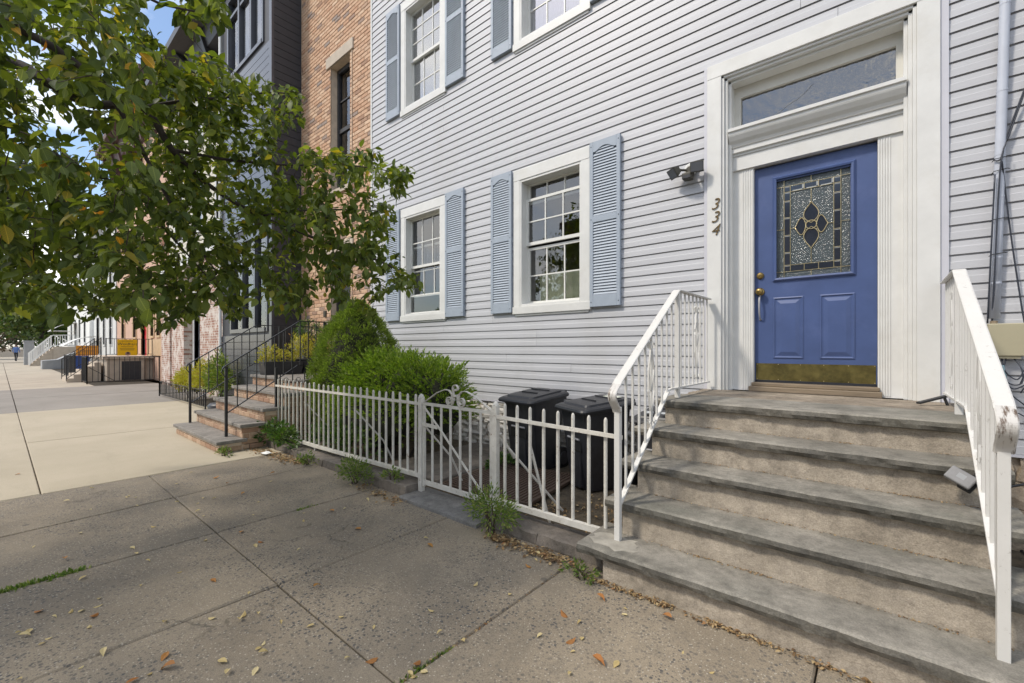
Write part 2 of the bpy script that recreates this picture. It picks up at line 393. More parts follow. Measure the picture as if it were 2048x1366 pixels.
def leaf_mat(name, stops, trans=.4, rough=.42, vein=False, tcol=(.9, 1.1, .35)):
    t = NT(name); t.b.inputs['Roughness'].default_value = rough
    c = t.ramp(t.rand(), stops)
    if vein:
        oc = t.n('ShaderNodeTexCoord').outputs['Object']; sx = t.n('ShaderNodeSeparateXYZ'); t.l(oc, sx.inputs[0])
        ax = t.math('ABSOLUTE', sx.outputs[0])
        mid = t.ramp(ax, [(.010, 1.), (.022, 0.)])
        sv = t.math('SINE', t.math('MULTIPLY', t.math('SUBTRACT', sx.outputs[1], t.math('MULTIPLY', ax, .8)), 58.))
        side = t.ramp(sv, [(.82, 0.), (1., .5)])
        c = t.mix(t.math('MAXIMUM', mid, side), c, t.mix(1., c, (1.75, 1.6, 1.7), 'MULTIPLY'))
    t.col(c)
    tl = t.n('ShaderNodeBsdfTranslucent'); t.l(t.mix(1., c, tcol, 'MULTIPLY'), tl.inputs[0])
    ms = t.n('ShaderNodeMixShader'); ms.inputs[0].default_value = trans
    t.l(t.b.outputs[0], ms.inputs[1]); t.l(tl.outputs[0], ms.inputs[2]); t.l(ms.outputs[0], t.o.inputs['Surface']); return t.m
GREENS = [(0, (.05, .08, .015)), (.35, (.085, .125, .024)), (.7, (.135, .18, .038)), (.95, (.20, .25, .065)), (1, (.36, .29, .03))]
LEAF = leaf_mat('cherry_leaf', GREENS, .45, .55, True, (1.7, 1.6, .5))
LEAFJ = leaf_mat('cherry_foliage', GREENS, .45, .55, False, (1.7, 1.6, .5))
LEAFO = leaf_mat('autumn_leaf', [(0, (.55, .30, .03)), (.5, (.60, .40, .04)), (1, (.48, .22, .03))], .4, .5, True, (1.2, .9, .4))
SPRUCE = leaf_mat('spruce_needles', [(0, (.12, .175, .03)), (.5, (.20, .265, .05)), (1, (.32, .37, .09))], .4, .6)
YEW = leaf_mat('juniper_sprays', [(0, (.09, .155, .02)), (.5, (.19, .28, .034)), (1, (.36, .43, .065))], .4, .5)
SHRUBY = leaf_mat('yellow_shrub', [(0, (.36, .30, .04)), (.5, (.55, .46, .06)), (.85, (.40, .40, .07)), (1, (.50, .26, .10))], .4, .6)
SHRUBG = leaf_mat('green_shrub', [(0, (.04, .09, .02)), (.6, (.09, .16, .03)), (1, (.16, .24, .05))], .3, .5)
FARLEAF = leaf_mat('far_tree_leaves', [(0, (.05, .09, .02)), (.6, (.10, .15, .03)), (1, (.18, .20, .05))], .3, .5)
FARRED = leaf_mat('far_russet_leaves', [(0, (.09, .06, .045)), (.6, (.13, .085, .06)), (1, (.17, .11, .06))], .3, .6)
WEED = leaf_mat('weed', [(0, (.08, .14, .025)), (.6, (.16, .24, .04)), (1, (.30, .31, .09))], .35, .6)
DRYL = leaf_mat('dry_yellow_leaf', [(0, (.44, .33, .14)), (.5, (.55, .43, .20)), (1, (.60, .50, .28))], .15, .7)
DRYO = leaf_mat('dry_orange_leaf', [(0, (.34, .13, .03)), (.5, (.40, .20, .05)), (1, (.28, .10, .03))], .15, .7)
LITTER = leaf_mat('leaf_litter', [(0, (.10, .06, .03)), (.3, (.20, .12, .055)), (.6, (.33, .21, .09)), (.85, (.46, .35, .19)), (1, (.28, .12, .04))], .1, .8)
CORE = basic('shrub_inner_shade', (.022, .024, .012), .95, .4, 12)  # near-black solid cores stand in for the shade deep inside the shrubs

# ================================================================== THE GROUND
structure('ground', MB().add([(-900, -900, -.20), (900, -900, -.20), (900, 900, -.20), (-900, 900, -.20)], [(0, 1, 2, 3)]), GROUND)
structure('road', MB().add([(-300, -16, -.15), (60, -16, -.15), (60, -7.25, -.15), (-300, -7.25, -.15)], [(0, 1, 2, 3)]), ASPH)
structure('kerb', MB().box(-110, 20, -7.25, -7.0, -.19, -.002), GREYC)
sw = structure('sidewalk', MB().box(-110, 20, -6.998, -.3, -.19, -.022), JOINT)
def warp_slab(pts, z, mat, seed):
    """one paving slab: bevelled plate with slightly uneven corners"""
    r = random.Random(seed); mb = MB(); n = len(pts)
    c = (sum(p[0] for p in pts) / n, sum(p[1] for p in pts) / n)
    dz = [r.uniform(-.006, .004) for _ in pts]; e = .008
    ins = [(p[0] + (c[0] - p[0]) * e / max(.3, abs(c[0] - p[0])), p[1] + (c[1] - p[1]) * e / max(.3, abs(c[1] - p[1]))) for p in pts]
    vs = [(p[0], p[1], -.11) for p in pts] + [(p[0], p[1], z - .009 + d) for p, d in zip(pts, dz)] + [(q[0], q[1], z + d) for q, d in zip(ins, dz)]
    fs = [(i, (i + 1) % n, n + (i + 1) % n, n + i) for i in range(n)] + [(n + i, n + (i + 1) % n, 2 * n + (i + 1) % n, 2 * n + i) for i in range(n)] + [tuple(range(2 * n, 3 * n))]
    mb.add(vs, fs)
    return mk('slab', mb, mat, sw)
g = .006; sid = 0
def slabs(xs, ys, mat, gap=g, skew=0., lskew=0.):
    global sid
    for i in range(len(xs) - 1):
        for j in range(len(ys) - 1):
            sid += 1
            y0, y1 = ys[j] + gap, ys[j + 1] - gap
            warp_slab([(xs[i] + gap + lskew * (y0 + 3.3), y0), (xs[i + 1] - gap + skew * (y0 + 3.3), y0), (xs[i + 1] - gap + skew * (y1 + 3.3), y1), (xs[i] + gap + lskew * (y1 + 3.3), y1)], 0, mat, sid)
slabs([-5.93, -4.89], [-6.99, -6.1, -4.7, -3.3, -1.86], AGG, .0035, -.085)
slabs([-4.89, -3.715], [-6.99, -6.1, -4.7, -3.3, -1.86], AGG, .0035, 0., -.085)
slabs([-3.715, -2.63], [-6.99, -6.1, -4.7, -3.3, -1.86], AGG, .0035)
slabs([-2.63, -1.475, -.2, 1.1, 2.4, 3.7, 5.0], [-6.99, -6.1, -4.7, -3.3, -1.86], AGG, .004)
slabs([-9.3, -5.94], [-6.99, -4.08, -1.86], NEWC, .004)
slabs([-13.85, -9.3], [-6.99, -4.08, -1.2], NEWC, .004)
slabs([-17.7, -13.86], [-6.99, -4.08, -.31], GREYC, .008)  # band of slabs in a darker, greyer concrete colour
slabs([-21.6, -17.71], [-6.99, -4.08, -.31], GREYC, .008)
xs = [-21.61 - 1.9 * i for i in range(22)][::-1]
slabs(xs, [-6.99, -4.08, -2.1], FARC, .01)
slabs([-110, -63.5], [-6.99, -.31], FARC, .01)
structure('yard', MB().add([(-6.5, -1.80, -.012), (-1.22, -1.80, -.012), (-1.22, .3, .02), (-6.5, .3, .02)], [(0, 1, 2, 3)]), SOIL)
structure('side_yard', MB().add([(.3, -1.86, -.012), (5, -1.86, -.012), (5, .3, .02), (.3, .3, .02)], [(0, 1, 2, 3)]), SOIL)
structure('garden_path', MB().box(-4.25, -3.32, -1.55, -.05, -.02, .055), CURB, bevel=.01)

# ================================================================== THE CLAPBOARD HOUSE
HX0, HX1 = -6.96, 4.6
WIN = [(-6.05, -4.94, 1.77, 3.64), (-3.61, -2.49, 1.77, 3.64), (-6.05, -4.94, 5.16, 7.05), (-3.61, -2.49, 5.16, 7.05)]
OPEN = [(a + .105, b - .115, c + .115, d - .14) for a, b, c, d in WIN]
DOOR_OPEN = (-1.11, .21, .955, 3.86)
house = thing('clapboard_house', 'pale grey clapboard house with blue shutters and a blue front door', 'house', (-2, 4, 0))
def grid_wall(mb, x0, x1, z0, z1, y0, y1, holes):
    xs = sorted({x0, x1, *[h[0] for h in holes], *[h[1] for h in holes]}); zs = sorted({z0, z1, *[h[2] for h in holes], *[h[3] for h in holes]})
    for i in range(len(xs) - 1):
        for j in range(len(zs) - 1):
            cx, cz = (xs[i] + xs[i + 1]) / 2, (zs[j] + zs[j + 1]) / 2
            if not any(h[0] < cx < h[1] and h[2] < cz < h[3] for h in holes): mb.box(xs[i], xs[i + 1], y0, y1, zs[j], zs[j + 1])
mb = MB(); grid_wall(mb, HX0, HX1, .64, 9.6, .002, .10, OPEN + [DOOR_OPEN])
mk('wall', mb, JCH, house)
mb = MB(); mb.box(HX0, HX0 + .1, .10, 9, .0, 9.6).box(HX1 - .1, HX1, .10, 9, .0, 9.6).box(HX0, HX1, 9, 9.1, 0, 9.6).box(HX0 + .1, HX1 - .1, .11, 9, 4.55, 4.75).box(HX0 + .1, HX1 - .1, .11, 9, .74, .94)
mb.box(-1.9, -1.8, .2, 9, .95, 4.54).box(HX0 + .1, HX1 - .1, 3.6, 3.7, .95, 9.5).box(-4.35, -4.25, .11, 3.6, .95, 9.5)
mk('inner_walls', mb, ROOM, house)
mk('roof', MB().box(HX0 - .05, HX1 + .05, -.25, 9.2, 9.6, 9.8).box(HX0, HX1, -.18, 0, 9.3, 9.6), TRIM, house)
EXP = .104; Z0 = .655
rows = int((9.28 - Z0) / EXP)
board_cache = {}
def board(x0, x1, z0):
    key = round(x1 - x0, 3)
    if key not in board_cache:
        b = MB(); e = EXP
        b.xprism([(-.018, .001), (-.0175, .010), (-.0155, .052), (-.0135, .056), (-.0105, e - .0115), (-.0015, e - .009), (-.001, e + .006), (0, e + .006), (0, .010), (-.014, .002)][::-1], 0, x1 - x0)
        me = bpy.data.meshes.new('board'); me.from_pydata(b.v, [], b.f); me.materials.append(SIDING); me.update(); board_cache[key] = me
    o = mesh_obj('board', board_cache[key], house); bx = BASE[house.name]; o.location = (x0 - bx[0], 0 - bx[1], z0 - bx[2])
seam = random.Random(9)
def put_run(x0, x1, z):
    if x1 - x0 > 3.2 and z < 6.2:
        c = round(seam.uniform(x0 + 1.2, x1 - 1.2) * 4) / 4; board(x0, c - .0015, z); board(c + .0015, x1, z)
    else: board(x0, x1, z)
for i in range(rows):
    z = Z0 + i * EXP; cuts = []
    for h, wn in list(zip(OPEN, WIN)) + [(DOOR_OPEN, (-1.232, .332, .9, 3.98))]:
        if z < h[3] and z + EXP > h[2]: cuts.append((h[0] - .045, h[1] + .045))
    x = HX0 + .03
    for a, b in sorted(cuts): put_run(x, a, z); x = b
    put_run(x, HX1, z)
mb = MB(); mb.box(HX0 - .01, HX0 + .03, -.026, .0, .65, 9.3); mk('corner_post', mb, TRIM, house)
mk('starter_strip', MB().box(HX0, -1.23, -.024, .0, .635, .654).box(.35, HX1, -.024, 0, .635, .654), JCH, house)
# J-channels beside door
mk('door_channel', MB().box(-1.262, -1.233, -.030, 0, .97, 3.99), JCH, house); mk('door_channel', MB().box(.333, .375, -.030, 0, .97, 3.99), JCH, house)

def make_window(wn, op, kind):
    x0, x1, z0, z1 = wn; a, b, c, d = op
    mb = MB(); mb.box(x0, a, -.036, .0, c - .002, d + .0).box(b, x1, -.036, .0, c - .002, d).box(x0, x1, -.039, .0, d, z1).box(x0 - .01, x1 + .01, -.046, .0, z0 + .02, c - .002).box(x0 + .02, x1 - .02, -.03, 0, z0 - .005, z0 + .02)
    mb.box(a - .001, a + .022, -.03, .13, c, d).box(b - .022, b + .001, -.03, .13, c, d).box(a + .022, b - .022, -.03, .13, d - .03, d + .001).box(a + .022, b - .022, -.03, .14, c - .001, c + .03)
    wd = mk('window', mb, TRIM, house, bevel=.003)
    A, B, Cc, Dd = a + .022, b - .022, c + .03, d - .03
    def sash(za, zb, y, rows_, rail=.04, name='sash', mun=True):
        m = MB(); m.box(A, A + .032, y, y + .028, za, zb).box(B - .032, B, y, y + .028, za, zb).box(A + .032, B - .032, y, y + .028, za, za + rail).box(A + .032, B - .032, y, y + .028, zb - rail * .8, zb)
        wI, hI = B - A - .064, zb - za - rail * 1.8
        if mun:
            for k in (1, 2): m.box(A + .032 + wI * k / 3 - .008, A + .032 + wI * k / 3 + .008, y + .003, y + .024, za + rail, zb - rail * .8)
            for k in range(1, rows_): m.box(A + .032, B - .032, y + .004, y + .023, za + rail + hI * k / rows_ - .008, za + rail + hI * k / rows_ + .008)
        mk(name, m, TRIM2, wd)
        for ii in range(3 if mun else 1):
            for jj in range(rows_ if mun else 1):
                nc = 3 if mun else 1; nr = rows_ if mun else 1
                px0, px1 = A + .03 + wI * ii / nc + .004, A + .034 + wI * (ii + 1) / nc - .004
                pz0, pz1 = za + rail - .002 + hI * jj / nr + .003, za + rail + .002 + hI * (jj + 1) / nr - .003
                mk('pane', MB().add([(px0, y + .012, pz0), (px1, y + .012, pz0), (px1, y + .012, pz1), (px0, y + .012, pz1)], [(0, 1, 2, 3)]), GLASS_SKY if kind > 1 else GLASS, wd)
    H = Dd - Cc; mid = Cc + H * .5
    if kind == 0:        # upper sash in place, lower sash pushed up
        sash(mid - .03, Dd, .075, 2); sash(Cc + .28, mid + .33, .108, 2); sash(Cc, Cc + .30, .045, 1, .022, 'storm_sash', False)
    elif kind == 1:      # upper sash slid down a little
        sash(mid - .02, Dd - .20, .075, 2); sash(Cc, mid - .045, .108, 2); sash(Dd - .26, Dd, .112, 1, .03, 'storm_sash', True)
        m = MB(); m.box(A, B, .09, .12, mid - .075, mid - .02)
    else:
        sash(mid - .02, Dd, .075, 3 if kind == 2 else 3); sash(Cc, mid + .02, .108, 2)
    if kind == 2:
        bl = MB()
        for k in range(90):
            z = Cc + .02 + k * .021
            if z > Dd: break
            bl.add([(A + .03, .142, z), (B - .03, .142, z), (B - .03, .156, z + .02), (A + .03, .156, z + .02)], [(0, 1, 2, 3)])
        bo = mk('blind', bl, WHITE, wd); bo['kind'] = 'stuff'
    if kind == 3:
        cu = MB(); n = 60
        for k in range(n):
            xa, xb = A + (B - A) * k / n, A + (B - A) * (k + 1) / n
            ya, yb = .165 + .02 * math.sin(k * 1.3), .165 + .02 * math.sin((k + 1) * 1.3)
            cu.add([(xa, ya, Cc), (xb, yb, Cc), (xb, yb, Dd), (xa, ya, Dd)], [(0, 1, 2, 3)])
        mk('curtain', cu, basic('pale_curtain', (.66, .62, .66), .9, .1, 3, .1, 30), wd)
    return wd
for k in range(4): make_window(WIN[k], OPEN[k], k)

def make_shutter(x0, x1, z0, z1):
    s = .042; mb = MB(); zm = z0 + (z1 - z0) * .53
    y0, y1 = -.058, -.0205
    mb.box(x0, x0 + s, y0, y1, z0, z1).box(x1 - s, x1, y0, y1, z0, z1).box(x0 + s, x1 - s, y0, y1, z0, z0 + .13).box(x0 + s, x1 - s, y0, y1, zm - .035, zm + .035)
    a, b = x0 + s, x1 - s; n = 12
    arch = [(a, z1)] + [(a + (b - a) * i / n, z1 - .115 + .045 * math.sin(math.pi * min(1, max(0, (i / n - .12) / .76)))) for i in range(n + 1)] + [(b, z1)]
    mb.yprism(arch[::-1], y0, y1)
    o = mk('shutter', mb, SHUT, house, bevel=.003)
    lv = MB()
    for za, zb in ((z0 + .13, zm - .035), (zm + .035, z1 - .07)):
        k = int((zb - za) / .0315)
        for i in range(k):
            z = za + (i + .15) * (zb - za) / k; zt = z + .0295
            if zt > z1 - .115: c0, c1 = a + (b - a) * .12, b - (b - a) * .12
            else: c0, c1 = a, b
            lv.add([(c0, -.055, z), (c1, -.055, z), (c1, -.041, zt), (c0, -.041, zt), (c0, -.047, z - .002), (c1, -.047, z - .002)], [(0, 1, 2, 3), (4, 5, 1, 0)])
    lo = mk('louvers', lv, SHUT, o); lo['kind'] = 'stuff'
    mk('back_panel', MB().box(a, b, -.032, -.0215, z0 + .1, z1 - .05), SHUT, o)
    sc = MB()
    for xx in (x0 + .018, x1 - .018):
        for zz in (z0 + .05, zm, z1 - .05): sc.lathe((xx, y0 + .001, zz), [(.007, 0), (.005, .004)], 8, Matrix.Rotation(R(90), 3, 'X'))
    mk('screws', sc, CHARF, o)
for zz in ((1.815, 3.65), (5.235, 7.06)):
    for xa, xb in ((-6.455, -6.075), (-4.925, -4.535), (-3.995, -3.635), (-2.478, -2.11)): make_shutter(xa, xb, *zz)

# ---- door surround
mb = MB()
mb.box(-1.232, -1.11, -.042, 0, .968, 3.86).box(.21, .332, -.042, 0, .968, 3.86).box(-1.232, .332, -.044, 0, 3.86, 3.985)
for k, (dx, yy) in enumerate(((.022, -.026), (.046, -.004), (.070, .03))):
    pd = (0, .022, .046)[k]
    mb.box(-1.11 + pd, -1.11 + dx, yy, .2, .968, 3.862 - pd).box(.21 - dx, .21 - pd, yy, .2, .968, 3.862 - pd)
    mb.box(-1.11 + pd, .21 - pd, yy, .2, 3.861 - dx, 3.861 - pd)
ds = mk('door_surround', mb, TRIM, house, bevel=.003)
for xa, xb, s in ((-1.041, -.872, 1), (-.008, .141, -1)):
    m = MB(); m.box(xa, xb, .105, .2, .968, 3.0)
    lo, hi = (xa + .07, xb) if s > 0 else (xa, xb - .07)
    for k in range(5):
        xx = lo + (hi - lo) * (k + .5) / 5; m.lathe((xx, .106, .98), [(.0075, 0), (.0075, 2.0)], 8)
    mk('pilaster', m, TRIM, ds)
mk('lintel', MB().box(-1.041, .141, .085, .2, 3.0, 3.13), TRIM, ds)
cor = MB().xprism([(.2, 3.13), (.075, 3.13), (.075, 3.15), (.055, 3.155), (.055, 3.195), (.045, 3.20), (.035, 3.225), (.010, 3.25), (-.012, 3.285), (-.018, 3.30), (-.018, 3.318), (-.034, 3.325), (-.034, 3.352), (.2, 3.365)], -1.055, .155)
mk('cornice', cor, TRIM, ds)
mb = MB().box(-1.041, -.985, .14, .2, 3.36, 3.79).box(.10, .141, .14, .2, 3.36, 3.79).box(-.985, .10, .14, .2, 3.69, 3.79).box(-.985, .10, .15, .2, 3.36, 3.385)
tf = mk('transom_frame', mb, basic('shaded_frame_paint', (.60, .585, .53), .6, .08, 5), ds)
mk('transom_glass', MB().add([(-.985, .172, 3.385), (.10, .172, 3.385), (.10, .172, 3.69), (-.985, .172, 3.69)], [(0, 1, 2, 3)]), glass_mat('old_transom_glass', (.45, .46, .45), .13, .30, 16, .03), ds)
crk = MB(); pts = [(-.78, 3.40), (-.70, 3.455), (-.66, 3.475), (-.62, 3.50), (-.54, 3.53), (-.47, 3.58), (-.43, 3.62)]
crk.tube([(x, .169, z) for x, z in pts], .0015, 4); mk('crack', crk, GREYB, ds)
mk('threshold', MB().box(-.90, .02, .03, .16, .968, 1.012).box(-.885, .005, .07, .16, 1.012, 1.045), WOODTH, ds, bevel=.006)
# ---- house number 3 3 4
def text_mesh(name, body, size, loc, rot, mat, parent, ext=.004, shear=0., align='CENTER', thin=0.):
    c = bpy.data.curves.new(name, 'FONT'); c.body = body; c.size = size; c.extrude = ext; c.shear = shear; c.align_x = align; c.align_y = 'CENTER'; c.resolution_u = 3; c.offset = thin
    t = bpy.data.objects.new(name, c); scn.collection.objects.link(t)
    dg = bpy.context.evaluated_depsgraph_get(); me = bpy.data.meshes.new_from_object(t.evaluated_get(dg)); bpy.data.objects.remove(t)
    me.materials.clear(); me.materials.append(mat)
    b = BASE[parent.name]; o = mesh_obj(name, me, parent, (loc[0] - b[0], loc[1] - b[1], loc[2] - b[2])); o.rotation_euler = rot; BASE[o.name] = b
    return o
for z, ch in ((2.685, '3'), (2.565, '3'), (2.445, '4')):
    text_mesh('house_number', ch, .145, (-1.165, -.047, z), (R(90), 0, 0), basic('dark_brass_numeral', (.16, .11, .05), .4, .3, 20, metal=.6), ds, .004, .32, thin=-.0015)
# ---- the door
DX0, DX1, DZ0, DZ1, DY = -.870, -.010, 1.048, 2.985, .15
GX0, GX1, GZ0, GZ1 = -.700, -.178, 1.972, 2.838
mb = MB(); grid_wall(mb, DX0, DX1, DZ0, DZ1, DY, DY + .045, [(GX0, GX1, GZ0, GZ1)])
door = mk('door', mb, DOORB, house)
def ring(mb, x0, x1, z0, z1, wd, ya, yb, y):
    """mitred picture-frame moulding, outer edge at ya, inner edge at yb"""
    o = [(x0, z0), (x1, z0), (x1, z1), (x0, z1)]; m_ = [(x0 + wd * .5, z0 + wd * .5), (x1 - wd * .5, z0 + wd * .5), (x1 - wd * .5, z1 - wd * .5), (x0 + wd * .5, z1 - wd * .5)]
    i_ = [(x0 + wd, z0 + wd), (x1 - wd, z0 + wd), (x1 - wd, z1 - wd), (x0 + wd, z1 - wd)]
    vs = [(x, y, z) for x, z in o] + [(x, ya, z) for x, z in o] + [(x, min(ya, yb) - .004, z) for x, z in m_] + [(x, yb, z) for x, z in i_] + [(x, y, z) for x, z in i_]
    fs = []
    for L_ in range(4):
        for k in range(4): fs.append((L_ * 4 + k, L_ * 4 + (k + 1) % 4, L_ * 4 + 4 + (k + 1) % 4, L_ * 4 + 4 + k))
    mb.add(vs, fs)
mb = MB(); ring(mb, GX0 - .028, GX1 + .036, GZ0 - .026, GZ1 + .045, .03, DY - .006, DY - .018, DY + .004)
mk('lite_frame', mb, DOORB, door)
for xa, xb in ((-.725, -.497), (-.383, -.148)):
    za, zb = 1.262, 1.805; m = MB(); ring(m, xa, xb, za, zb, .018, DY - .004, DY - .001, DY + .002)
    i = .028; j = .058
    o_ = [(xa + i, za + i), (xb - i, za + i), (xb - i, zb - i), (xa + i, zb - i)]; p_ = [(xa + j, za + j), (xb - j, za + j), (xb - j, zb - j), (xa + j, zb - j)]
    m.add([(x, DY - .0005, z) for x, z in o_] + [(x, DY - .010, z) for x, z in p_], [(0, 1, 5, 4), (1, 2, 6, 5), (2, 3, 7, 6), (3, 0, 4, 7), (4, 5, 6, 7)])
    mk('panel', m, DOORB, door)
def tex_glass(name, c, sc, st):
    t = NT(name); t.b.inputs['Roughness'].default_value = .12; t.b.inputs['Specular IOR Level'].default_value = .9
    t.col(t.mix(t.noise(sc, 3, .6), mul(c, .55), mul(c, 1.5))); t.bump(t.noise(sc, 3, .7), st, .01); return t.m
TG = tex_glass('glue_chip_glass', (.040, .056, .060), 75, .8); CG = tex_glass('bevelled_clear_glass', (.020, .026, .038), 4, .05); BV = tex_glass('bright_bevel', (.36, .37, .36), 30, .3)
gy = DY + .018
def gp(u, v, y=gy): return (GX0 + (GX1 - GX0) * u, y, GZ0 + (GZ1 - GZ0) * v)
def gquad(m, u0, u1, v0, v1, y): m.add([gp(u0, v0, y), gp(u1, v0, y), gp(u1, v1, y), gp(u0, v1, y)], [(0, 1, 2, 3)])
m = MB(); gquad(m, 0, 1, 0, 1, gy); mk('textured_pane', m, TG, door)
vb = [.935, .875, .755, .635, .455, .285, .13, .065][::-1]
clear = MB(); bev = MB()
for u0, u1 in ((.11, .20), (.79, .88)):
    ed = [.065, .13, .26, .435, .615, .785, .875, .935]
    for k in range(7):
        gquad(clear, u0 + .008, u1 - .008, ed[k] + .01, ed[k + 1] - .01, gy - .003)
        gquad(bev, u0 + .008, u1 - .008, ed[k + 1] - .012, ed[k + 1] + .004, gy - .004)
for v0, v1 in ((.065, .13), (.875, .935)):
    ue = [.20, .395, .59, .79]
    for k in range(3):
        gquad(clear, ue[k] + .008, ue[k + 1] - .008, v0 + .008, v1 - .008, gy - .003)
        if v0 > .5: gquad(bev, ue[k + 1] - .03, ue[k + 1] + .006, v0 + .012, v1 - .006, gy - .0045); gquad(bev, ue[k] + .03, ue[k + 1] - .03, v0, v0 + .012, gy - .0045)
def petal(cu, cv, du, dv, wu, wv):   # pointed oval from (cu,cv) to tip (cu+du,cv+dv), half-width vector (wu,wv)
    pts = []
    for s in (1, -1):
        seq = []
        for i in range(13):
            t_ = i / 12; k = math.sin(math.pi * t_ ** .85) * (1 - .25 * t_)
            if t_ > .8: k *= .92
            seq.append((cu + du * t_ + s * wu * k, cv + dv * t_ + s * wv * k))
        pts += seq if s == 1 else seq[::-1][1:-1]
    return pts
came = MB()
def line(u0, v0, u1, v1, r=.0022): came.tube([gp(u0, v0, gy - .006), gp(u1, v1, gy - .006)], r, 5)
for u in (.11, .88): line(u, 0, u, 1)
for u in (.20, .79): line(u, .065, u, .935)
for v in (.065, .935): line(0, v, 1, v)
for v in (.13, .875): line(.11, v, .88, v)
for u in (.11, .79):
    for v in (.26, .435, .615, .785): line(u, v, u + .09, v)
for u in (.395, .59):
    for v0 in (.065, .875): line(u, v0, u, v0 + .062)
line(.49, 0, .49, .065); line(.49, .935, .49, 1); line(.49, .735, .49, .875); line(.49, .13, .49, .275); line(.20, .50, .265, .50); line(.715, .50, .79, .50); line(0, .50, .11, .50); line(.88, .50, 1, .50)
for args in ((.49, .53, 0, .205, .115, 0), (.49, .49, 0, -.215, .115, 0), (.56, .51, .155, -.01, 0, .095), (.42, .51, -.155, -.01, 0, .095)):
    pp = petal(*args); clear.add([gp(u, v, gy - .002) for u, v in pp], [tuple(range(len(pp)))])
    came.tube([gp(u, v, gy - .006) for u, v in pp], .0034, 5, closed=True)
el = [(.49 + .075 * math.cos(k * math.pi / 9), .51 + .042 * math.sin(k * math.pi / 9)) for k in range(18)]
clear.add([gp(u, v, gy - .005) for u, v in el], [tuple(range(18))]); came.tube([gp(u, v, gy - .007) for u, v in el], .0038, 5, closed=True)
mk('clear_panes', clear, CG, door); mk('bevel_strips', bev, BV, door)['kind'] = 'stuff'; mk('brass_caming', came, CAME, door)
mk('kick_plate', MB().box(DX0 + .008, DX1 - .008, DY - .003, DY, 1.066, 1.216), KICK, door)
m = MB()
for k in range(6):
    for zz in (1.074, 1.208): m.lathe((DX0 + .02 + k * .165, DY - .004, zz), [(.004, 0), (.003, .003)], 6, Matrix.Rotation(R(90), 3, 'X'))
mk('plate_nails', m, CAME, door)
mk('door_sweep', MB().box(DX0 + .004, DX1 - .004, DY - .008, DY, 1.046, 1.064), NAVY, door)
RX = Matrix.Rotation(R(90), 3, 'X')
m = MB(); m.lathe((-.826, DY, 2.012), [(.030, 0), (.030, .008), (.022, .018), (.012, .020)], 18, RX); mk('deadbolt', m, BRASS, door, smooth=False)
m = MB(); m.lathe((-.826, DY, 1.865), [(.034, 0), (.036, .006), (.028, .012), (.012, .016), (.012, .03), (.026, .038), (.031, .05), (.026, .062), (.008, .068)], 20, RX); mk('knob', m, BRASS, door, smooth=True)
m = MB(); m.tube([(-.826, DY - .012, 1.83), (-.826, DY - .045, 1.80), (-.826, DY - .055, 1.74), (-.826, DY - .045, 1.67), (-.826, DY - .03, 1.635), (-.826, DY - .008, 1.615)], .009, 8, .006, side=(1, 0, 0)); m.lathe((-.826, DY, 1.615), [(.011, 0), (.010, .010)], 10, RX)
mk('pull_handle', m, PVC, door, smooth=True)
# ---- foundation: one object for each stone that can be made out
def stone_mesh(w_, h_, d_, seed, name, mat):
    r = random.Random(seed); import bmesh
    bm = bmesh.new(); bmesh.ops.create_cube(bm, size=1); bmesh.ops.subdivide_edges(bm, edges=bm.edges[:], cuts=1, use_grid_fill=True)
    for v in bm.verts:
        c = v.co; k = .86 if (abs(c.x) > .4) + (abs(c.y) > .4) + (abs(c.z) > .4) >= 2 else 1.
        v.co = Vector((c.x * w_ * k + r.uniform(-.012, .012), c.y * d_ * k + r.uniform(-.012, .012), c.z * h_ * k + r.uniform(-.008, .008)))
    me = bpy.data.meshes.new(name); bm.to_mesh(me); bm.free(); me.materials.append(mat); return me
def stone_wall(x0, x1, z0, z1, hrow, wmin, wmax, y, mat, parent, seed):
    r = random.Random(seed); z = z0; b = BASE[parent.name]
    while z < z1 - .02:
        h = min(hrow * r.uniform(.8, 1.2), z1 - z); x = x0 - r.uniform(0, .1)
        while x < x1:
            wd = r.uniform(wmin, wmax); me = stone_mesh(wd, h * 1.06, .12, r.randint(0, 99999), 'stone', mat)
            o = mesh_obj('stone', me, parent, (x + wd / 2 - b[0], y + r.uniform(-.012, .012) - b[1], z + h / 2 - b[2])); x += wd
        z += h
mk('foundation_core', MB().box(HX0, -1.3, .02, .12, -.05, .64).box(.5, HX1, .02, .12, -.05, .64), basic('foundation_mortar', (.36, .31, .25), .95, .3, 8, .5, 60), house)
stone_wall(-4.75, -1.30, 0.0, .635, .085, .13, .36, .05, STONEW, house, 3)
stone_wall(.50, 1.8, 0.0, .635, .15, .16, .40, .04, RUBBLE, house, 5)
# things inside the lit window
cush = thing('sofa_cushion', 'pale green cushion standing inside the window beside the front steps', 'cushion', (-3.0, .42, 1.4))
m = MB(); m.box(-3.40, -2.70, .22, .36, 1.60, 2.33); mk('cushion', m, basic('pale_green_fabric', (.74, .76, .56), .9, .05, 6, .1, 60), cush, bevel=.05)
lamp = thing('pendant_lamp', 'small metal pendant lamp behind the window nearest the spruce', 'lamp', (-5.3, .55, 2.0))
m = MB(); m.lathe((-5.3, .55, 1.98), [(.09, 0), (.075, .03), (.03, .06), (.02, .12)], 18); mk('lamp_shade', m, PVC, lamp, smooth=True)
m = MB(); m.tube([(-5.3, .55, 2.1), (-5.3, .55, 4.5)], .004, 5); mk('cord', m, CABLE, lamp)
m = MB(); m.lathe((-5.3, .55, 1.90), [(.02, 0), (.033, .03), (.03, .06), (.02, .08)], 12); mk('bulb', m, WHITE, lamp, smooth=True)

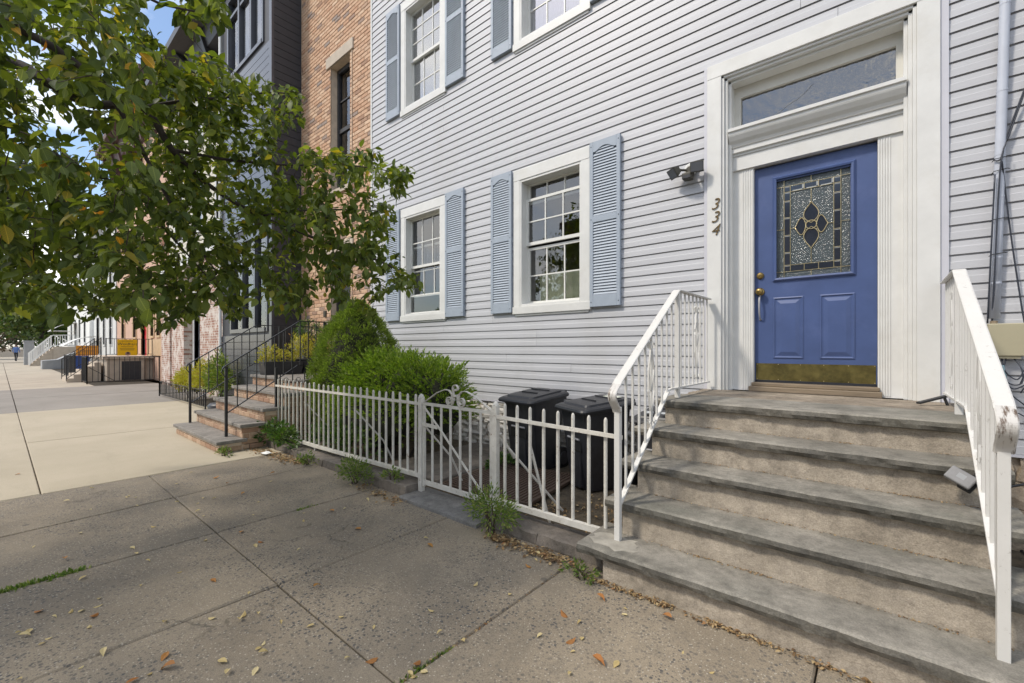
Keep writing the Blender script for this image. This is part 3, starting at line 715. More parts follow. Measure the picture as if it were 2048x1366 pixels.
# ================================================================== THE FRONT STOOP
stoop = thing('front_stoop', 'wide stone stoop with five worn bluestone steps leading to the blue door', 'steps', (-.4, -1, 0))
RY = [-2.055, -1.80, -1.575, -1.335, -1.085]; TZ = [.187, .397, .597, .787, .967]
def rough_slab(x0, x1, y0, y1, z0, z1, seed, nx=110, amp=.006, name='tread', mat=TREAD, parent=None, lside=0.):
    """stone slab with a split-faced front edge"""
    r = np.random.default_rng(seed); mb = MB(); parent = parent or stoop
    xs_ = np.linspace(x0, x1, nx); prof = 6
    nz = lambda s: np.convolve(r.normal(0, 1, nx + 8), np.ones(s) / s, 'same')[4:4 + nx] + .12 * np.convolve(r.normal(0, 1, nx + 40), np.ones(17) / 5, 'same')[20:20 + nx]
    a = [nz(5) * amp * 1.4 for _ in range(prof)]
    vs = []
    for i, x in enumerate(xs_):
        h = z1 - z0
        P_ = [(y1, z0), (y0 + .035, z0 + .000), (y0 + .012 + a[1][i], z0 + .006 + abs(a[4][i]) * .4), (y0 + .004 + a[2][i], z0 + h * .5), (y0 + .010 + a[3][i] * .7, z1 - .008 + a[5][i] * .15), (y0 + .026 + a[5][i] * .5, z1 + a[0][i] * .05), (y0 + .16, z1), (y1, z1 + .001)]
        vs += [(x, *p) for p in P_]
    k = 8; fs = []
    for i in range(nx - 1): fs += [(i * k + q, i * k + (q + 1) % k, (i + 1) * k + (q + 1) % k, (i + 1) * k + q) for q in range(k)]
    nf = len(fs); fs += [tuple(range(k)), tuple(range((nx - 1) * k, nx * k))[::-1]]
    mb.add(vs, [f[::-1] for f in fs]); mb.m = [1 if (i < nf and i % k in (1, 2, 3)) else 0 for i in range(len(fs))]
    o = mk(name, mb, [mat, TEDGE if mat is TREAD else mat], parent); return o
for i in range(5):
    zb = 0 - .05 if i == 0 else TZ[i - 1] - .01
    mk('riser', MB().box(-1.232, .425, RY[i], RY[i] + .12, zb, TZ[i] - .061), RISER, stoop)
    xl = (-1.385, -1.335, -1.345, -1.355, -1.245)[i]; xr = (.56, .53, .50, .47, .43)[i]
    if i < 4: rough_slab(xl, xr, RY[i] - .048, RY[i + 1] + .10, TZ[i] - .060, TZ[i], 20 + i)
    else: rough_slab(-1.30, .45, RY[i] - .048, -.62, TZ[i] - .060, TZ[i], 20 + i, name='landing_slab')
for k in range(4):
    mk('landing_plank', MB().box(-1.27 if k else -1.25, .43, -.614 + k * .155, -.466 + k * .155, .90, .9665 + (.002 if k % 2 else 0)), LAND, stoop, bevel=.003)
mk('stoop_core', MB().box(-1.21, .40, -.97, -.0, -.05, .88).box(-1.207, .397, -1.21, -.971, -.05, .70).box(-1.204, .394, -1.45, -1.211, -.05, .50).box(-1.201, .391, -1.68, -1.451, -.05, .30), RISER, stoop)
cp_ = random.Random(4); mk('cement_patch', MB().zprism([(-1.21 + (.15 + cp_.uniform(-.035, .03)) * math.cos(k * .314), -1.945 + (.105 + cp_.uniform(-.03, .02)) * math.sin(k * .314)) for k in range(20)], .182, .1892), CEMENT, stoop)

def smooth_path(pts, sm=5):
    P_ = [Vector(p) for p in pts]; o_ = []
    for i in range(len(P_) - 1):
        p0, p1, p2, p3 = P_[max(i - 1, 0)], P_[i], P_[i + 1], P_[min(i + 2, len(P_) - 1)]
        for k in range(sm): t_ = k / sm; o_.append(.5 * ((2 * p1) + (-p0 + p2) * t_ + (2 * p0 - 5 * p1 + 4 * p2 - p3) * t_ ** 2 + (-p0 + 3 * p1 - 3 * p2 + p3) * t_ ** 3))
    o_.append(P_[-1]); return [tuple(p) for p in o_]
def rust_white():
    t = NT('rust_streaked_white_iron'); t.b.inputs['Roughness'].default_value = .55
    c = t.mix(t.noise(6, 6, .6), (.50, .48, .45), (.66, .645, .62))
    c = t.mix(t.ramp(t.noise(30, 7, .7, (1.6, .35, .35)), [(.50, 0.), (.60, .95)]), c, (.11, .07, .045)); t.col(c); t.bump(t.noise(90, 4, .6), .3, .002); return t.m
RUSTW = rust_white()
def railing(x, label, seed, knee=-.90, mirror=1):
    t = thing('stair_railing', label, 'railing', (x, -1, 0), 'white iron railings on the front stoop')
    top = [(x, -1.935, 1.125), (x, -1.90, 1.155), (x, knee - .05, 1.772), (x, knee - .02, 1.795), (x, knee + .01, 1.806), (x, knee + .05, 1.808), (x, -.075, 1.808)]
    sect = [(-.029, -.002), (-.024, -.005), (.024, -.005), (.029, -.002), (.029, .004), (.019, .009), (.014, .006), (-.014, .006), (-.019, .009), (-.029, .004)]
    m = MB(); m.sweep(top, sect, (1, 0, 0)); mk('handrail', m, RAILW, t)
    tong = smooth_path([(x, -1.918, .962), (x, -1.930, .985), (x, -1.955, 1.015), (x, -1.978, 1.045), (x, -1.984, 1.075), (x, -1.968, 1.10), (x, -1.935, 1.125), (x, -1.91, 1.146)], 4)
    m = MB(); m.sweep(tong, [(a_ * .97, b_ * 1.05) for a_, b_ in sect], (1, 0, 0)); mk('lambs_tongue', m, RUSTW, t)
    mk('post', MB().box(x - .0175, x + .0175, -1.925, -1.89, .185, .995), RAILW, t, bevel=.002)
    mk('post', MB().box(x - .0175, x + .0175, knee - .002, knee + .033, .965, 1.795), RAILW, t, bevel=.002)
    kb = -1.09
    m = MB(); m.bar([(x, -1.89, .400), (x, kb, 1.036), (x, kb + .03, 1.042), (x, -.08, 1.042)], .03, .012, (1, 0, 0)); mk('bottom_rail', m, RAILW, t)
    ys = np.arange(-1.80, -.06, .0985); sc = MB()
    for k, y in enumerate(ys):
        if knee - .03 < y < knee + .06: continue
        zt = 1.155 + (y + 1.90) * (1.772 - 1.155) / (knee - .05 + 1.90) - .006 if y < knee - .05 else 1.80
        zb = .400 + (y + 1.89) * (1.036 - .400) / (kb + 1.89) if y < kb else 1.042
        mk('baluster', MB().box(x - .0065, x + .0065, y - .0065, y + .0065, zb, zt), RAILW, t)
        if k in (4, 14):
            sc = MB()
            hh = zt - zb; a, b = zb + hh * .10, zt - hh * .16
            for s in (-1, 1):
                up = [(x, y + s * .012, b - .30), (x, y + s * .045, b - .16), (x, y + s * .012, b - .02), (x, y + s * .03, b + .035), (x, y + s * .055, b + .02), (x, y + s * .05, b - .01)]
                dn = [(x, y + s * .055, a + .01), (x, y + s * .045, a - .02), (x, y + s * .018, a - .01), (x, y + s * .012, a + .06), (x, y + s * .05, a + .20), (x, y + s * .045, a + .35), (x, y + s * .012, a + .46)]
                for pp in (up, dn): sc.bar(pp, .012, .005, (1, 0, 0))
            mk('scroll_ornament', sc, RAILW, t)
    return t
railing(-1.21, 'white iron stair railing beside the trash bins', 1, -.905)
railing(.355, 'white iron stair railing below the grey downspout, with a padlock box on it', 2, -.74)

# ================================================================== FIXTURES ON THE FACADE
fl = thing('security_light', 'bronze twin-head security floodlight on the siding beside the door frame', 'light', (-1.39, 0, 3.05))
mk('mounting_plate', MB().lathe((-1.385, -.02, 3.075), [(.06, 0), (.06, .02), (.05, .03)], 20, RX), TRIM2, fl)
m = MB(); m.lathe((-1.385, -.045, 3.05), [(.03, -.05), (.038, -.02), (.038, .03), (.025, .045)], 14); mk('bracket', m, BRONZE, fl)
m = MB(); m.obox((-1.39, -.10, 2.985), (.085, .09, .06)); mk('sensor', m, BRONZE, fl, bevel=.008)
m = MB(); m.obox((-1.39, -.142, 2.975), (.07, .012, .03)); mk('sensor_lens', m, DARKPL, fl)
for cx, cy, rz, rx, sz in ((-1.505, -.13, 38, 35, 1.), (-1.30, -.12, -14, 8, 1.)):
    M = Matrix.Rotation(R(-rz), 3, 'Z') @ Matrix.Rotation(R(rx), 3, 'X')
    c = Vector((cx, cy, 3.045)); m = MB()
    f_ = [M @ Vector(p) + c for p in ((-.06, -.03, -.05), (.06, -.03, -.05), (.06, -.03, .05), (-.06, -.03, .05), (-.025, .055, -.025), (.025, .055, -.025), (.025, .055, .025), (-.025, .055, .025))]
    m.add([tuple(q) for q in f_], [(0, 1, 2, 3), (4, 7, 6, 5), (0, 4, 5, 1), (1, 5, 6, 2), (2, 6, 7, 3), (3, 7, 4, 0)])
    hd = mk('lamp_head', m, BRONZE, fl, bevel=.004)
    m = MB(); m.obox(c + M @ Vector((0, -.031, 0)), (.104, .004, .082), M); mk('lens', m, LENS, hd)
    m = MB(); m.tube([tuple(c + M @ Vector((0, .05, 0))), (-1.385, -.05, 3.06)], .012, 8); mk('arm', m, BRONZE, hd)

dp = thing('downspout', 'slim grey-blue pipe fixed to the siding above the beige box', 'pipe', (.6, 0, 1.5))
m = MB(); m.tube([(.588, -.045, 1.55), (.604, -.045, 2.2), (.622, -.045, 3.0), (.637, -.045, 3.7), (.650, -.045, 9.2)], .026, 12); mk('pipe', m, PIPE, dp, smooth=True)
for z in (1.78, 1.95, 2.35, 2.63, 3.05, 3.62): mk('collar', MB().lathe((.59 + (z - 1.55) * .0222, -.045, z), [(.0275, 0), (.0275, .012)], 12), PIPE, dp)
for z in (1.97, 2.20, 2.52, 2.60):
    m = MB(); cxx = .59 + (z - 1.55) * .0222; m.tube([(cxx - .034, -.03, z), (cxx - .03, -.075, z + .004), (cxx + .03, -.076, z + .01), (cxx + .045, -.05, z + .012)], .0025, 5); mk('cable_tie', m, RUBBER, dp)
ub = thing('utility_box', 'beige cable junction box with tangled wires below it', 'utility box', (.64, 0, 1.4))
mk('cover', MB().box(.555, .722, -.085, -.022, 1.30, 1.515), BEIGE, ub, bevel=.006)
mk('base_lip', MB().box(.60, .70, -.075, -.024, 1.285, 1.30), BEIGE, ub)
mk('cable_gland', MB().lathe((.585, -.05, 1.515), [(.018, 0), (.018, .018), (.012, .02)], 10), WOODTH, ub)
def cable(name, pts, r, mat, parent, sm=6):
    P_ = [Vector(p) for p in pts]; out_ = []
    for i in range(len(P_) - 1):
        p0, p1, p2, p3 = P_[max(i - 1, 0)], P_[i], P_[i + 1], P_[min(i + 2, len(P_) - 1)]
        for k in range(sm):
            t_ = k / sm; out_.append(.5 * ((2 * p1) + (-p0 + p2) * t_ + (2 * p0 - 5 * p1 + 4 * p2 - p3) * t_ ** 2 + (-p0 + 3 * p1 - 3 * p2 + p3) * t_ ** 3))
    out_.append(P_[-1]); m = MB(); m.tube([tuple(p) for p in out_], r, 6); return mk(name, m, mat, parent, smooth=True)
for k, pts in enumerate((
    [(.575, -.055, 1.52), (.585, -.085, 1.9), (.602, -.085, 2.4), (.618, -.082, 2.62), (.66, -.05, 2.78), (.80, -.04, 3.3), (.98, -.04, 3.9)],
    [(.58, -.07, 2.6), (.612, -.08, 2.60), (.645, -.05, 2.76), (.78, -.045, 3.25), (.95, -.04, 3.9)],
    [(.557, -.04, 1.52), (.565, -.08, 1.9), (.585, -.085, 2.5)],
    [(.617, -.08, 2.58), (.635, -.05, 2.4), (.67, -.045, 2.0), (.71, -.045, 1.6), (.74, -.05, 1.3), (.70, -.06, 1.12)],
    [(.62, -.05, 1.29), (.63, -.09, 1.2), (.68, -.10, 1.15), (.72, -.07, 1.22), (.74, -.05, 1.16), (.70, -.06, 1.06)],
    [(.64, -.05, 1.29), (.62, -.10, 1.17), (.66, -.11, 1.09), (.73, -.08, 1.12), (.80, -.05, 1.10)],
    [(.67, -.05, 1.29), (.70, -.09, 1.22), (.70, -.10, 1.13), (.65, -.10, 1.12), (.60, -.06, 1.20)],
    [(.64, -.05, 1.14), (.66, -.07, 1.05), (.72, -.06, .98), (.76, -.05, .90)],
    [(.69, -.06, .93), (.75, -.05, .90), (.85, -.05, .92)])): cable('wire', pts, .0045 if k < 4 else .0038, CABLE, ub)
cable('wire', [(.70, -.06, 1.10), (.78, -.05, 1.09), (.9, -.05, 1.11)], .006, PVC, ub); cable('wire', [(.62, -.08, 1.24), (.63, -.09, 1.15), (.60, -.08, 1.12)], .007, basic('teal_wire', (.25, .38, .42), .5, .1, 9), ub)
# lock box hanging on the right-hand railing
lb = thing('lock_box', 'grey and black key lock box hanging from the white stair railing', 'lock box', (.30, -1.43, .70))
Ml = Matrix.Rotation(R(-20), 3, 'Z') @ Matrix.Rotation(R(28), 3, 'Y') @ Matrix.Rotation(R(60), 3, 'X')
cl = Vector((.292, -1.43, .745)); m = MB(); m.obox(cl, (.098, .066, .034), Ml); mk('case', m, basic('lock_grey', (.20, .20, .205), .45, .15, 12), lb, bevel=.006)
m = MB(); m.obox(cl + Ml @ Vector((.032, -.012, -.018)), (.052, .054, .032), Ml); mk('bumper', m, RUBBER, lb, bevel=.006)
m = MB(); m.obox(cl + Ml @ Vector((.0, .004, .0155)), (.03, .024, .004), Ml); mk('dial', m, GREYB, lb)
m = MB(); m.tube([tuple(cl + Ml @ Vector((.03, .02, 0))), (.345, -1.40, .77), (.372, -1.39, .76), (.366, -1.42, .735), tuple(cl + Ml @ Vector((.045, -.015, 0)))], .005, 6); mk('shackle', m, RUBBER, lb)
bs = thing('boot_scraper_bar', 'short black metal bar propped on the landing by the railing foot', 'metal bar', (.30, -.28, .967))
m = MB(); m.bar([(.20, -.36, .985), (.345, -.22, 1.03)], .03, .014); mk('bar', m, BLACKMET, bs, bevel=.003); m = MB(); m.bar([(.335, -.235, 1.02), (.352, -.225, .968)], .012, .012); mk('foot', m, BLACKMET, bs)
# dark folded stand leaning behind the stoop
fs_ = thing('folding_stand', 'black metal folding stand with crossed legs behind the right side of the stoop', 'stand', (.62, -1.15, 0))
for a, b in (((.50, -1.30, .42), (.80, -1.05, .02)), ((.80, -1.30, .42), (.50, -1.05, .02)), ((.55, -.60, .55), (.95, -.5, .70))):
    m = MB(); m.tube([a, b], .007, 6); mk('leg', m, BLACKMET, fs_)

# ================================================================== GARDEN FENCE, GATE, KERB STONES
FY = -1.80
def picket(parent, x, z0, z1, mat=IRONW, r=.0125, y=FY):
    m = MB(); n = 8
    m.lathe((x, y, 0), [(r, z0), (r, z1 - .03), (r * .9, z1 - .014), (r * .5, z1 - .003), (r * .1, z1)], n); return mk('picket', m, mat, parent, smooth=False)
fnc = thing('garden_fence', 'rusty white picket railing in front of the green shrubs', 'fence', (-4.8, FY, 0), 'white iron garden fence panels')
r_ = random.Random(5)
for k in range(27):
    x = -6.44 + k * .1195; picket(fnc, x + r_.uniform(-.006, .006), .17, .925 + r_.uniform(-.012, .008))
m = MB(); m.bar([(-6.50, FY - .012, .828), (-3.27, FY - .012, .838)], .012, .026, (0, 1, 0)); mk('top_rail', m, IRONW, fnc)
m = MB(); m.bar([(-6.30, FY, .150), (-5.4, FY, .142), (-3.27, FY, .168)], .034, .036, (0, 1, 0)); mk('bottom_rail', m, IRONW, fnc)
mk('post', MB().box(-3.270, -3.222, FY - .022, FY + .022, -.01, .90).lathe((-3.246, FY, .90), [(.028, 0), (.02, .02), (.004, .03)], 8), IRONW, fnc, bevel=.004)
mk('post', MB().box(-6.53, -6.495, FY - .016, FY + .016, 0, 1.08), BLACKMET, fnc)
for x in (-5.68, -4.42, -3.27):
    m = MB(); m.tube([(x, FY + .02, .66), (x + .10, FY + .30, .30), (x + .14, FY + .42, .02)], .010, 6); mk('brace', m, IRONW, fnc)
for x in (-5.35, -4.3): m = MB(); m.tube([(x, FY, .08), (x, FY, .15)], .010, 6); mk('foot', m, IRONW, fnc)
gt = thing('garden_gate', 'rusty white iron gate with scrollwork crest', 'gate', (-2.78, FY, 0))
GXa, GXb = -3.205, -2.355
m = MB(); m.bar([(GXa, FY, .842), (GXb, FY, .838)], .014, .026, (0, 1, 0)); mk('top_rail', m, IRONW, gt)
m = MB(); m.bar([(GXa, FY, .120), (GXb, FY, .125)], .018, .042, (0, 1, 0)); mk('bottom_rail', m, IRONW, gt)
for x in (GXa, GXb): mk('stile', MB().box(x - .012, x + .012, FY - .012, FY + .012, .08, .85), IRONW, gt)
for k in range(6): x = GXa + .122 * (k + 1) - .004; mk('picket', MB().lathe((x, FY, 0), [(.0115, .13), (.0115, .835)], 8), IRONW, gt)
m = MB(); m.bar([(GXa + .01, FY - .014, .82), (GXa + .28, FY - .014, .60), (GXb - .02, FY - .014, .12)], .008, .018, (0, 1, 0)); mk('diagonal_brace', m, IRONW, gt)
m = MB(); m.bar([(GXa - .01, FY - .012, .655), (GXa + .2, FY - .012, .645)], .012, .03, (0, 1, 0)); mk('latch', m, IRONW, gt)
gc = (GXa + GXb) / 2
def spiral(cx, cz, r0, r1, a0, a1, n=22): return [(cx + (r0 + (r1 - r0) * i / n) * math.cos(a0 + (a1 - a0) * i / n), FY, cz + (r0 + (r1 - r0) * i / n) * math.sin(a0 + (a1 - a0) * i / n)) for i in range(n + 1)]
for s in (-1, 1):
    m = MB(); m.bar([(gc + s * (gc - GXa), FY, .853), (gc + s * .24, FY, .955), (gc + s * .13, FY, .99), (gc + s * .08, FY, .985), (gc + s * .045, FY, .955), (gc + s * .03, FY, .90)], .022, .006, (0, 1, 0)); mk('crest_arm', m, IRONW, gt)
    a0 = math.pi if s > 0 else 0
    m = MB(); m.bar([(gc + s * .022, FY, .955)] + [(gc + s * .028, FY, .92)] + spiral(gc + s * .075, .895, .047, .014, a0, a0 + s * 3.4 * math.pi), .022, .006, (0, 1, 0)); mk('scroll', m, IRONW, gt)
m = MB(); m.bar([(gc - .015, FY, .90), (gc - .03, FY, .985)] + spiral(gc + .005, 1.005, .038, .012, math.pi, -.9 * math.pi), .022, .006, (0, 1, 0)); mk('scroll', m, IRONW, gt)
mk('collar', MB().box(gc - .028, gc + .028, FY - .014, FY + .014, .935, .95), IRONW, gt)
fn2 = thing('garden_fence', 'short white iron fence panel in front of the black trash bins', 'fence', (-1.8, FY, 0), 'white iron garden fence panels')
mk('post', MB().box(-2.335, -2.288, FY - .022, FY + .022, .03, .90).lathe((-2.311, FY, .90), [(.028, 0), (.02, .02), (.004, .035)], 8), IRONW, fn2, bevel=.004)
for k in range(8): picket(fn2, -2.215 + k * .1235, .16, .925 - k * .003)
m = MB(); m.bar([(-2.29, FY - .012, .815), (-1.22, FY - .03, .795)], .012, .026, (0, 1, 0)); mk('top_rail', m, IRONW, fn2)
m = MB(); m.bar([(-2.29, FY, .150), (-1.30, FY - .01, .165)], .034, .04, (0, 1, 0)); mk('bottom_rail', m, IRONW, fn2)
for a, b in (((-2.31, FY + .02, .66), (-1.98, FY + .45, .02)), ((-1.98, FY + .02, .62), (-1.86, FY + .12, .0)), ((-2.28, FY + .02, .68), (-2.29, FY + .2, .45))):
    m = MB(); m.tube([a, b], .011, 6); mk('brace', m, IRONW, fn2)
kb = thing('garden_kerb', 'low dark stone kerb under the white fence', 'kerb', (-4, -1.85, 0))
def kerb_stone(x0, x1, z1, seed, y0=-1.955, y1=-1.735): rough_slab(x0, x1, y0, y1, -.06, z1, seed, 26, .009, 'stone', CURB, kb)
for k, (a, b, z) in enumerate(((-6.50, -5.72, .085), (-5.71, -4.86, .078), (-4.85, -3.98, .088), (-3.97, -3.29, .095), (-2.30, -1.80, .075), (-1.79, -1.236, .085))): kerb_stone(a, b, z, 60 + k)
rough_slab(-3.285, -2.305, -2.03, -1.70, -.05, .030, 70, 30, .003, 'gate_sill', THRESH, kb)
ht = thing('cellar_hatch', 'brown ribbed metal hatch plate lying between the gate and the bins', 'hatch', (-2.7, -1.1, 0))
Mh = Matrix.Rotation(R(6), 3, 'Z')
m = MB(); m.obox((-2.80, -1.03, .035), (1.02, .98, .03), Mh); mk('plate', m, HATCH, ht, bevel=.004)
for k in range(24): m = MB(); m.obox(Vector((-2.80, -1.03, .054)) + Mh @ Vector((-.46 + k * .04, 0, 0)), (.018, .94, .010), Mh); mk('rib', m, HATCH, ht)

# ================================================================== TRASH BINS
def rrect(wd, dp, r, n=4):
    pts = []
    for cx, cy, a0 in ((wd / 2 - r, dp / 2 - r, 0), (-wd / 2 + r, dp / 2 - r, 90), (-wd / 2 + r, -dp / 2 + r, 180), (wd / 2 - r, -dp / 2 + r, 270)):
        for i in range(n + 1): a = R(a0 + 90 * i / n); pts.append((cx + r * math.cos(a), cy + r * math.sin(a)))
    return pts
def make_bin(label, loc, rz, s=1.):
    t = thing('trash_bin', label, 'trash bin', (0, 0, 0), 'black wheeled bins beside the stoop')
    def loft(secs, cap=True):
        m = MB(); n = len(secs[0]); vs = [p for sc in secs for p in sc]
        fs = [(j * n + i, j * n + (i + 1) % n, (j + 1) * n + (i + 1) % n, (j + 1) * n + i) for j in range(len(secs) - 1) for i in range(n)]
        fs += [tuple(range(n))[::-1], tuple(range((len(secs) - 1) * n, len(secs) * n))]; return m.add(vs, fs)
    sec = lambda w_, d_, r, z, yo=0, slope=0.: [(x, y + yo, z + slope * (y + yo)) for x, y in rrect(w_, d_, r)]
    b = loft([sec(.40, .42, .05, .02, .02), sec(.41, .43, .05, .06, .02), sec(.455, .50, .05, .48), sec(.50, .56, .055, .80, 0, .06), sec(.545, .60, .05, .805, 0, .06), sec(.545, .60, .05, .83, 0, .06)])
    bo = mk('body', b, DARKPL, t)
    lidsec = [sec(.59, .66, .06, .832, -.01, .10), sec(.60, .67, .065, .85, -.01, .10), sec(.585, .655, .07, .868, -.01, .10), sec(.53, .60, .07, .882, -.005, .10), sec(.46, .52, .05, .884, 0, .11), sec(.45, .50, .05, .902, .0, .11), sec(.33, .40, .05, .908, 0, .11)]
    ld = mk('lid', loft(lidsec), DARKPL, t)
    m = MB(); m.add([(-.16, -.17, .888), (.16, -.17, .888), (.11, .04, .912), (-.11, .04, .912)], [(0, 1, 2, 3)]); m = MB().obox((0, -.08, .907), (.26, .012, .012)).obox((0, .10, .926), (.30, .012, .012)); mk('lid_rib', m, DARKPL, ld)
    m = MB(); m.tube([(-.20, .34, .90), (.20, .34, .90)], .018, 8); mk('handle', m, DARKPL, t)
    m = MB(); m.tube([(-.11, -.262, .52), (.11, -.262, .52)], .011, 8); mk('lift_bar', m, PVC, t)
    mk('bar_pocket', MB().box(-.13, .13, -.256, -.20, .40, .50), RUBBER, t); mk('front_rib', MB().box(-.10, .10, -.244, -.18, .03, .39), DARKPL, t, bevel=.01)
    for sx in (-1, 1):
        M = Matrix.Rotation(R(90 * sx), 3, 'Y')
        m = MB(); m.lathe((sx * .205, .24, .125), [(.09, 0), (.125, .004), (.125, .045), (.09, .05)], 22, M); wl = mk('wheel', m, RUBBER, t)
        m = MB(); m.lathe((sx * .235, .24, .125), [(.088, 0), (.075, .026), (.02, .03)], 14, M); mk('hub', m, DARKPL, wl)
    t.location = loc; t.rotation_euler = (0, 0, R(rz)); t.scale = (s, s, s); return t
b1 = make_bin('black wheeled trash bin farthest from the stoop, nearest the gate', (-2.98, -.42, .0), -8, .95)
b2 = make_bin('black wheeled trash bin with a torn paper label on its lid', (-2.13, -.55, .0), -27, .94)
b3 = make_bin('black trash bin tucked behind the white stair railing', (-1.52, -.33, .0), 2, .84)
BASE[b2.name] = (0, 0, 0); BASE[b3.name] = (0, 0, 0)
m = MB(); m.add([(-.04, .12, .931), (.17, .10, .929), (.19, .20, .940), (-.02, .22, .942)], [(0, 1, 2, 3)]); mk('paper_label', m, basic('paper_label', (.55, .58, .50), .5, .3, 40), b2)
m = MB(); m.lathe((-.1, -.2, .91), [(.05, 0), (.045, .012), (.02, .016)], 10).lathe((.06, -.19, .912), [(.04, 0), (.035, .012), (.02, .014)], 10); mk('clear_bag', m, basic('clear_plastic_bag', (.45, .48, .5), .2, .2, 20), b3)

# ================================================================== THE BRICK HOUSE NEXT DOOR
bh = thing('brick_house', 'tan brick row house between the grey clapboard house and the charcoal house', 'house', (-8.4, 4, 0))
BX0, BX1 = -9.78, -7.0
bw = (-8.47, -7.72, 4.5, 7.02); bd = (-8.47, -7.70, .89, 3.25)
mb = MB(); grid_wall(mb, BX0 - .3, BX1, 0, 10.5, .006, .3, [bw, bd]); mb.box(BX0, BX1, 4, 8, 0, 10.5).box(BX0, BX1, -.06, 8, 10.5, 10.7).box(BX0, BX1, .3, 4, 10.2, 10.5).box(BX0, BX1, .3, 4, 3.9, 4.1)
mk('wall', mb, MORTAR, bh)
vr = random.Random(11); bricks = []
row = 0; z = .04
BW, BH, BJ = .205, .064, .011
while z < 10.4:
    x = BX1 - .006 - (BW + BJ) * (.5 if row % 2 else 0); first = True
    xr = BX1 - .006
    while xr > BX0 + .02:
        xl = xr - ((BW - BJ) / 2 if (first and row % 2) else BW); first = False
        segs = [(max(xl, BX0 + .01), xr)]
        for h in (bw, bd, (-8.62, -7.58, 7.02, 7.24), (-8.62, -7.58, 3.25, 3.45)):
            if z + BH > h[2] and z < h[3]:
                ns = []
                for a, b in segs:
                    if b <= h[0] or a >= h[1]: ns.append((a, b))
                    else:
                        if a < h[0] - .02: ns.append((a, h[0]))
                        if b > h[1] + .02: ns.append((h[1], b))
                segs = ns
        for a, b in segs:
            if b - a > .02: bricks.append((a, b, z))
        xr = xl - BJ
    z += BH + BJ; row += 1
def brick_mesh(w_):
    m = MB(); a = .006; h = BH
    m.add([(0, .02, 0), (w_, .02, 0), (w_, .02, h), (0, .02, h), (0, .004, 0), (w_, .004, 0), (w_, .004, h), (0, .004, h), (a, 0, a), (w_ - a, 0, a), (w_ - a, 0, h - a), (a, 0, h - a)],
        [(4, 5, 9, 8), (5, 6, 10, 9), (6, 7, 11, 10), (7, 4, 8, 11), (8, 9, 10, 11), (0, 1, 5, 4), (1, 2, 6, 5), (2, 3, 7, 6), (3, 0, 4, 7)]); return m
def bvis(b): return (b[0] + .1) ** 2 + (b[2] - 1.35) ** 2 * .6 + (40 if not 3.4 < b[2] < 7.8 else 0) + (0 if b[2] < 7.8 else 100)
bricks.sort(key=bvis); bcache = {}
bb = BASE[bh.name]
def put_brick(x, y, z, w_, parent, mat, rot=0.):
    key = (round(w_, 3), mat.name)
    if key not in bcache:
        m = brick_mesh(w_); me = bpy.data.meshes.new('brick'); me.from_pydata(m.v, [], m.f); me.materials.append(mat); me.update(); bcache[key] = me
    b = BASE[parent.name]; o = mesh_obj('brick', bcache[key], parent, (x - b[0], y - b[1], z - b[2]))
    if rot: o.rotation_euler = (0, 0, rot)
    return o
for a, b, zz in bricks[:300]: put_brick(a, -.004 + vr.uniform(-.003, .002), zz, b - a, bh, BRICK)
m = MB()
for a, b, zz in bricks[300:]:
    q = brick_mesh(b - a); yo = -.004 + vr.uniform(-.003, .002); m.add([(p[0] + a, p[1] + yo, p[2] + zz) for p in q.v], q.f)
mk('brickwork', m, BRICK, bh)['kind'] = 'stuff'
m = MB(); m.box(-8.62, -7.58, -.03, .10, 7.025, 7.235); mk('lintel', m, STUCCO, bh, bevel=.006)
m = MB(); m.box(-8.62, -7.58, -.03, .10, 3.255, 3.445); mk('lintel', m, STUCCO, bh, bevel=.006)
a, b, c, d = bw; m = MB(); m.box(a, a + .06, .14, .22, c, d).box(b - .06, b, .14, .22, c, d).box(a + .06, b - .06, .14, .22, d - .08, d).box(a + .06, b - .06, .14, .22, c, c + .08).box(a + .06, b - .06, .15, .21, 5.72, 5.80).box(a + .06, b - .06, .16, .20, 6.35, 6.375)
wf = mk('window', m, CHAR, bh)
for z0, z1 in ((c + .08, 5.72), (5.80, d - .08)): mk('pane', MB().add([(a + .06, .18, z0), (b - .06, .18, z0), (b - .06, .18, z1), (a + .06, .18, z1)], [(0, 1, 2, 3)]), GLASS, wf)
mk('sill', MB().box(a - .05, b + .05, -.04, .14, c - .09, c), STUCCO, wf)
a, b, c, d = bd; m = MB(); m.box(a, b, .18, .23, c, d); dr = mk('door', m, CHAR, bh)
mk('door_frame', MB().box(a, a + .06, .12, .2, c, d).box(b - .06, b, .12, .2, c, d).box(a + .06, b - .06, .12, .2, d - .08, d), CHAR, dr)
m = MB(); m.tube([(-7.62, -.016, 1.0), (-7.62, -.016, 7.0)], .008, 6); mk('conduit', m, MORTAR, bh)
mk('doorbell', MB().box(-8.72, -8.63, -.03, -.005, 2.0, 2.12), BRONZE, bh)
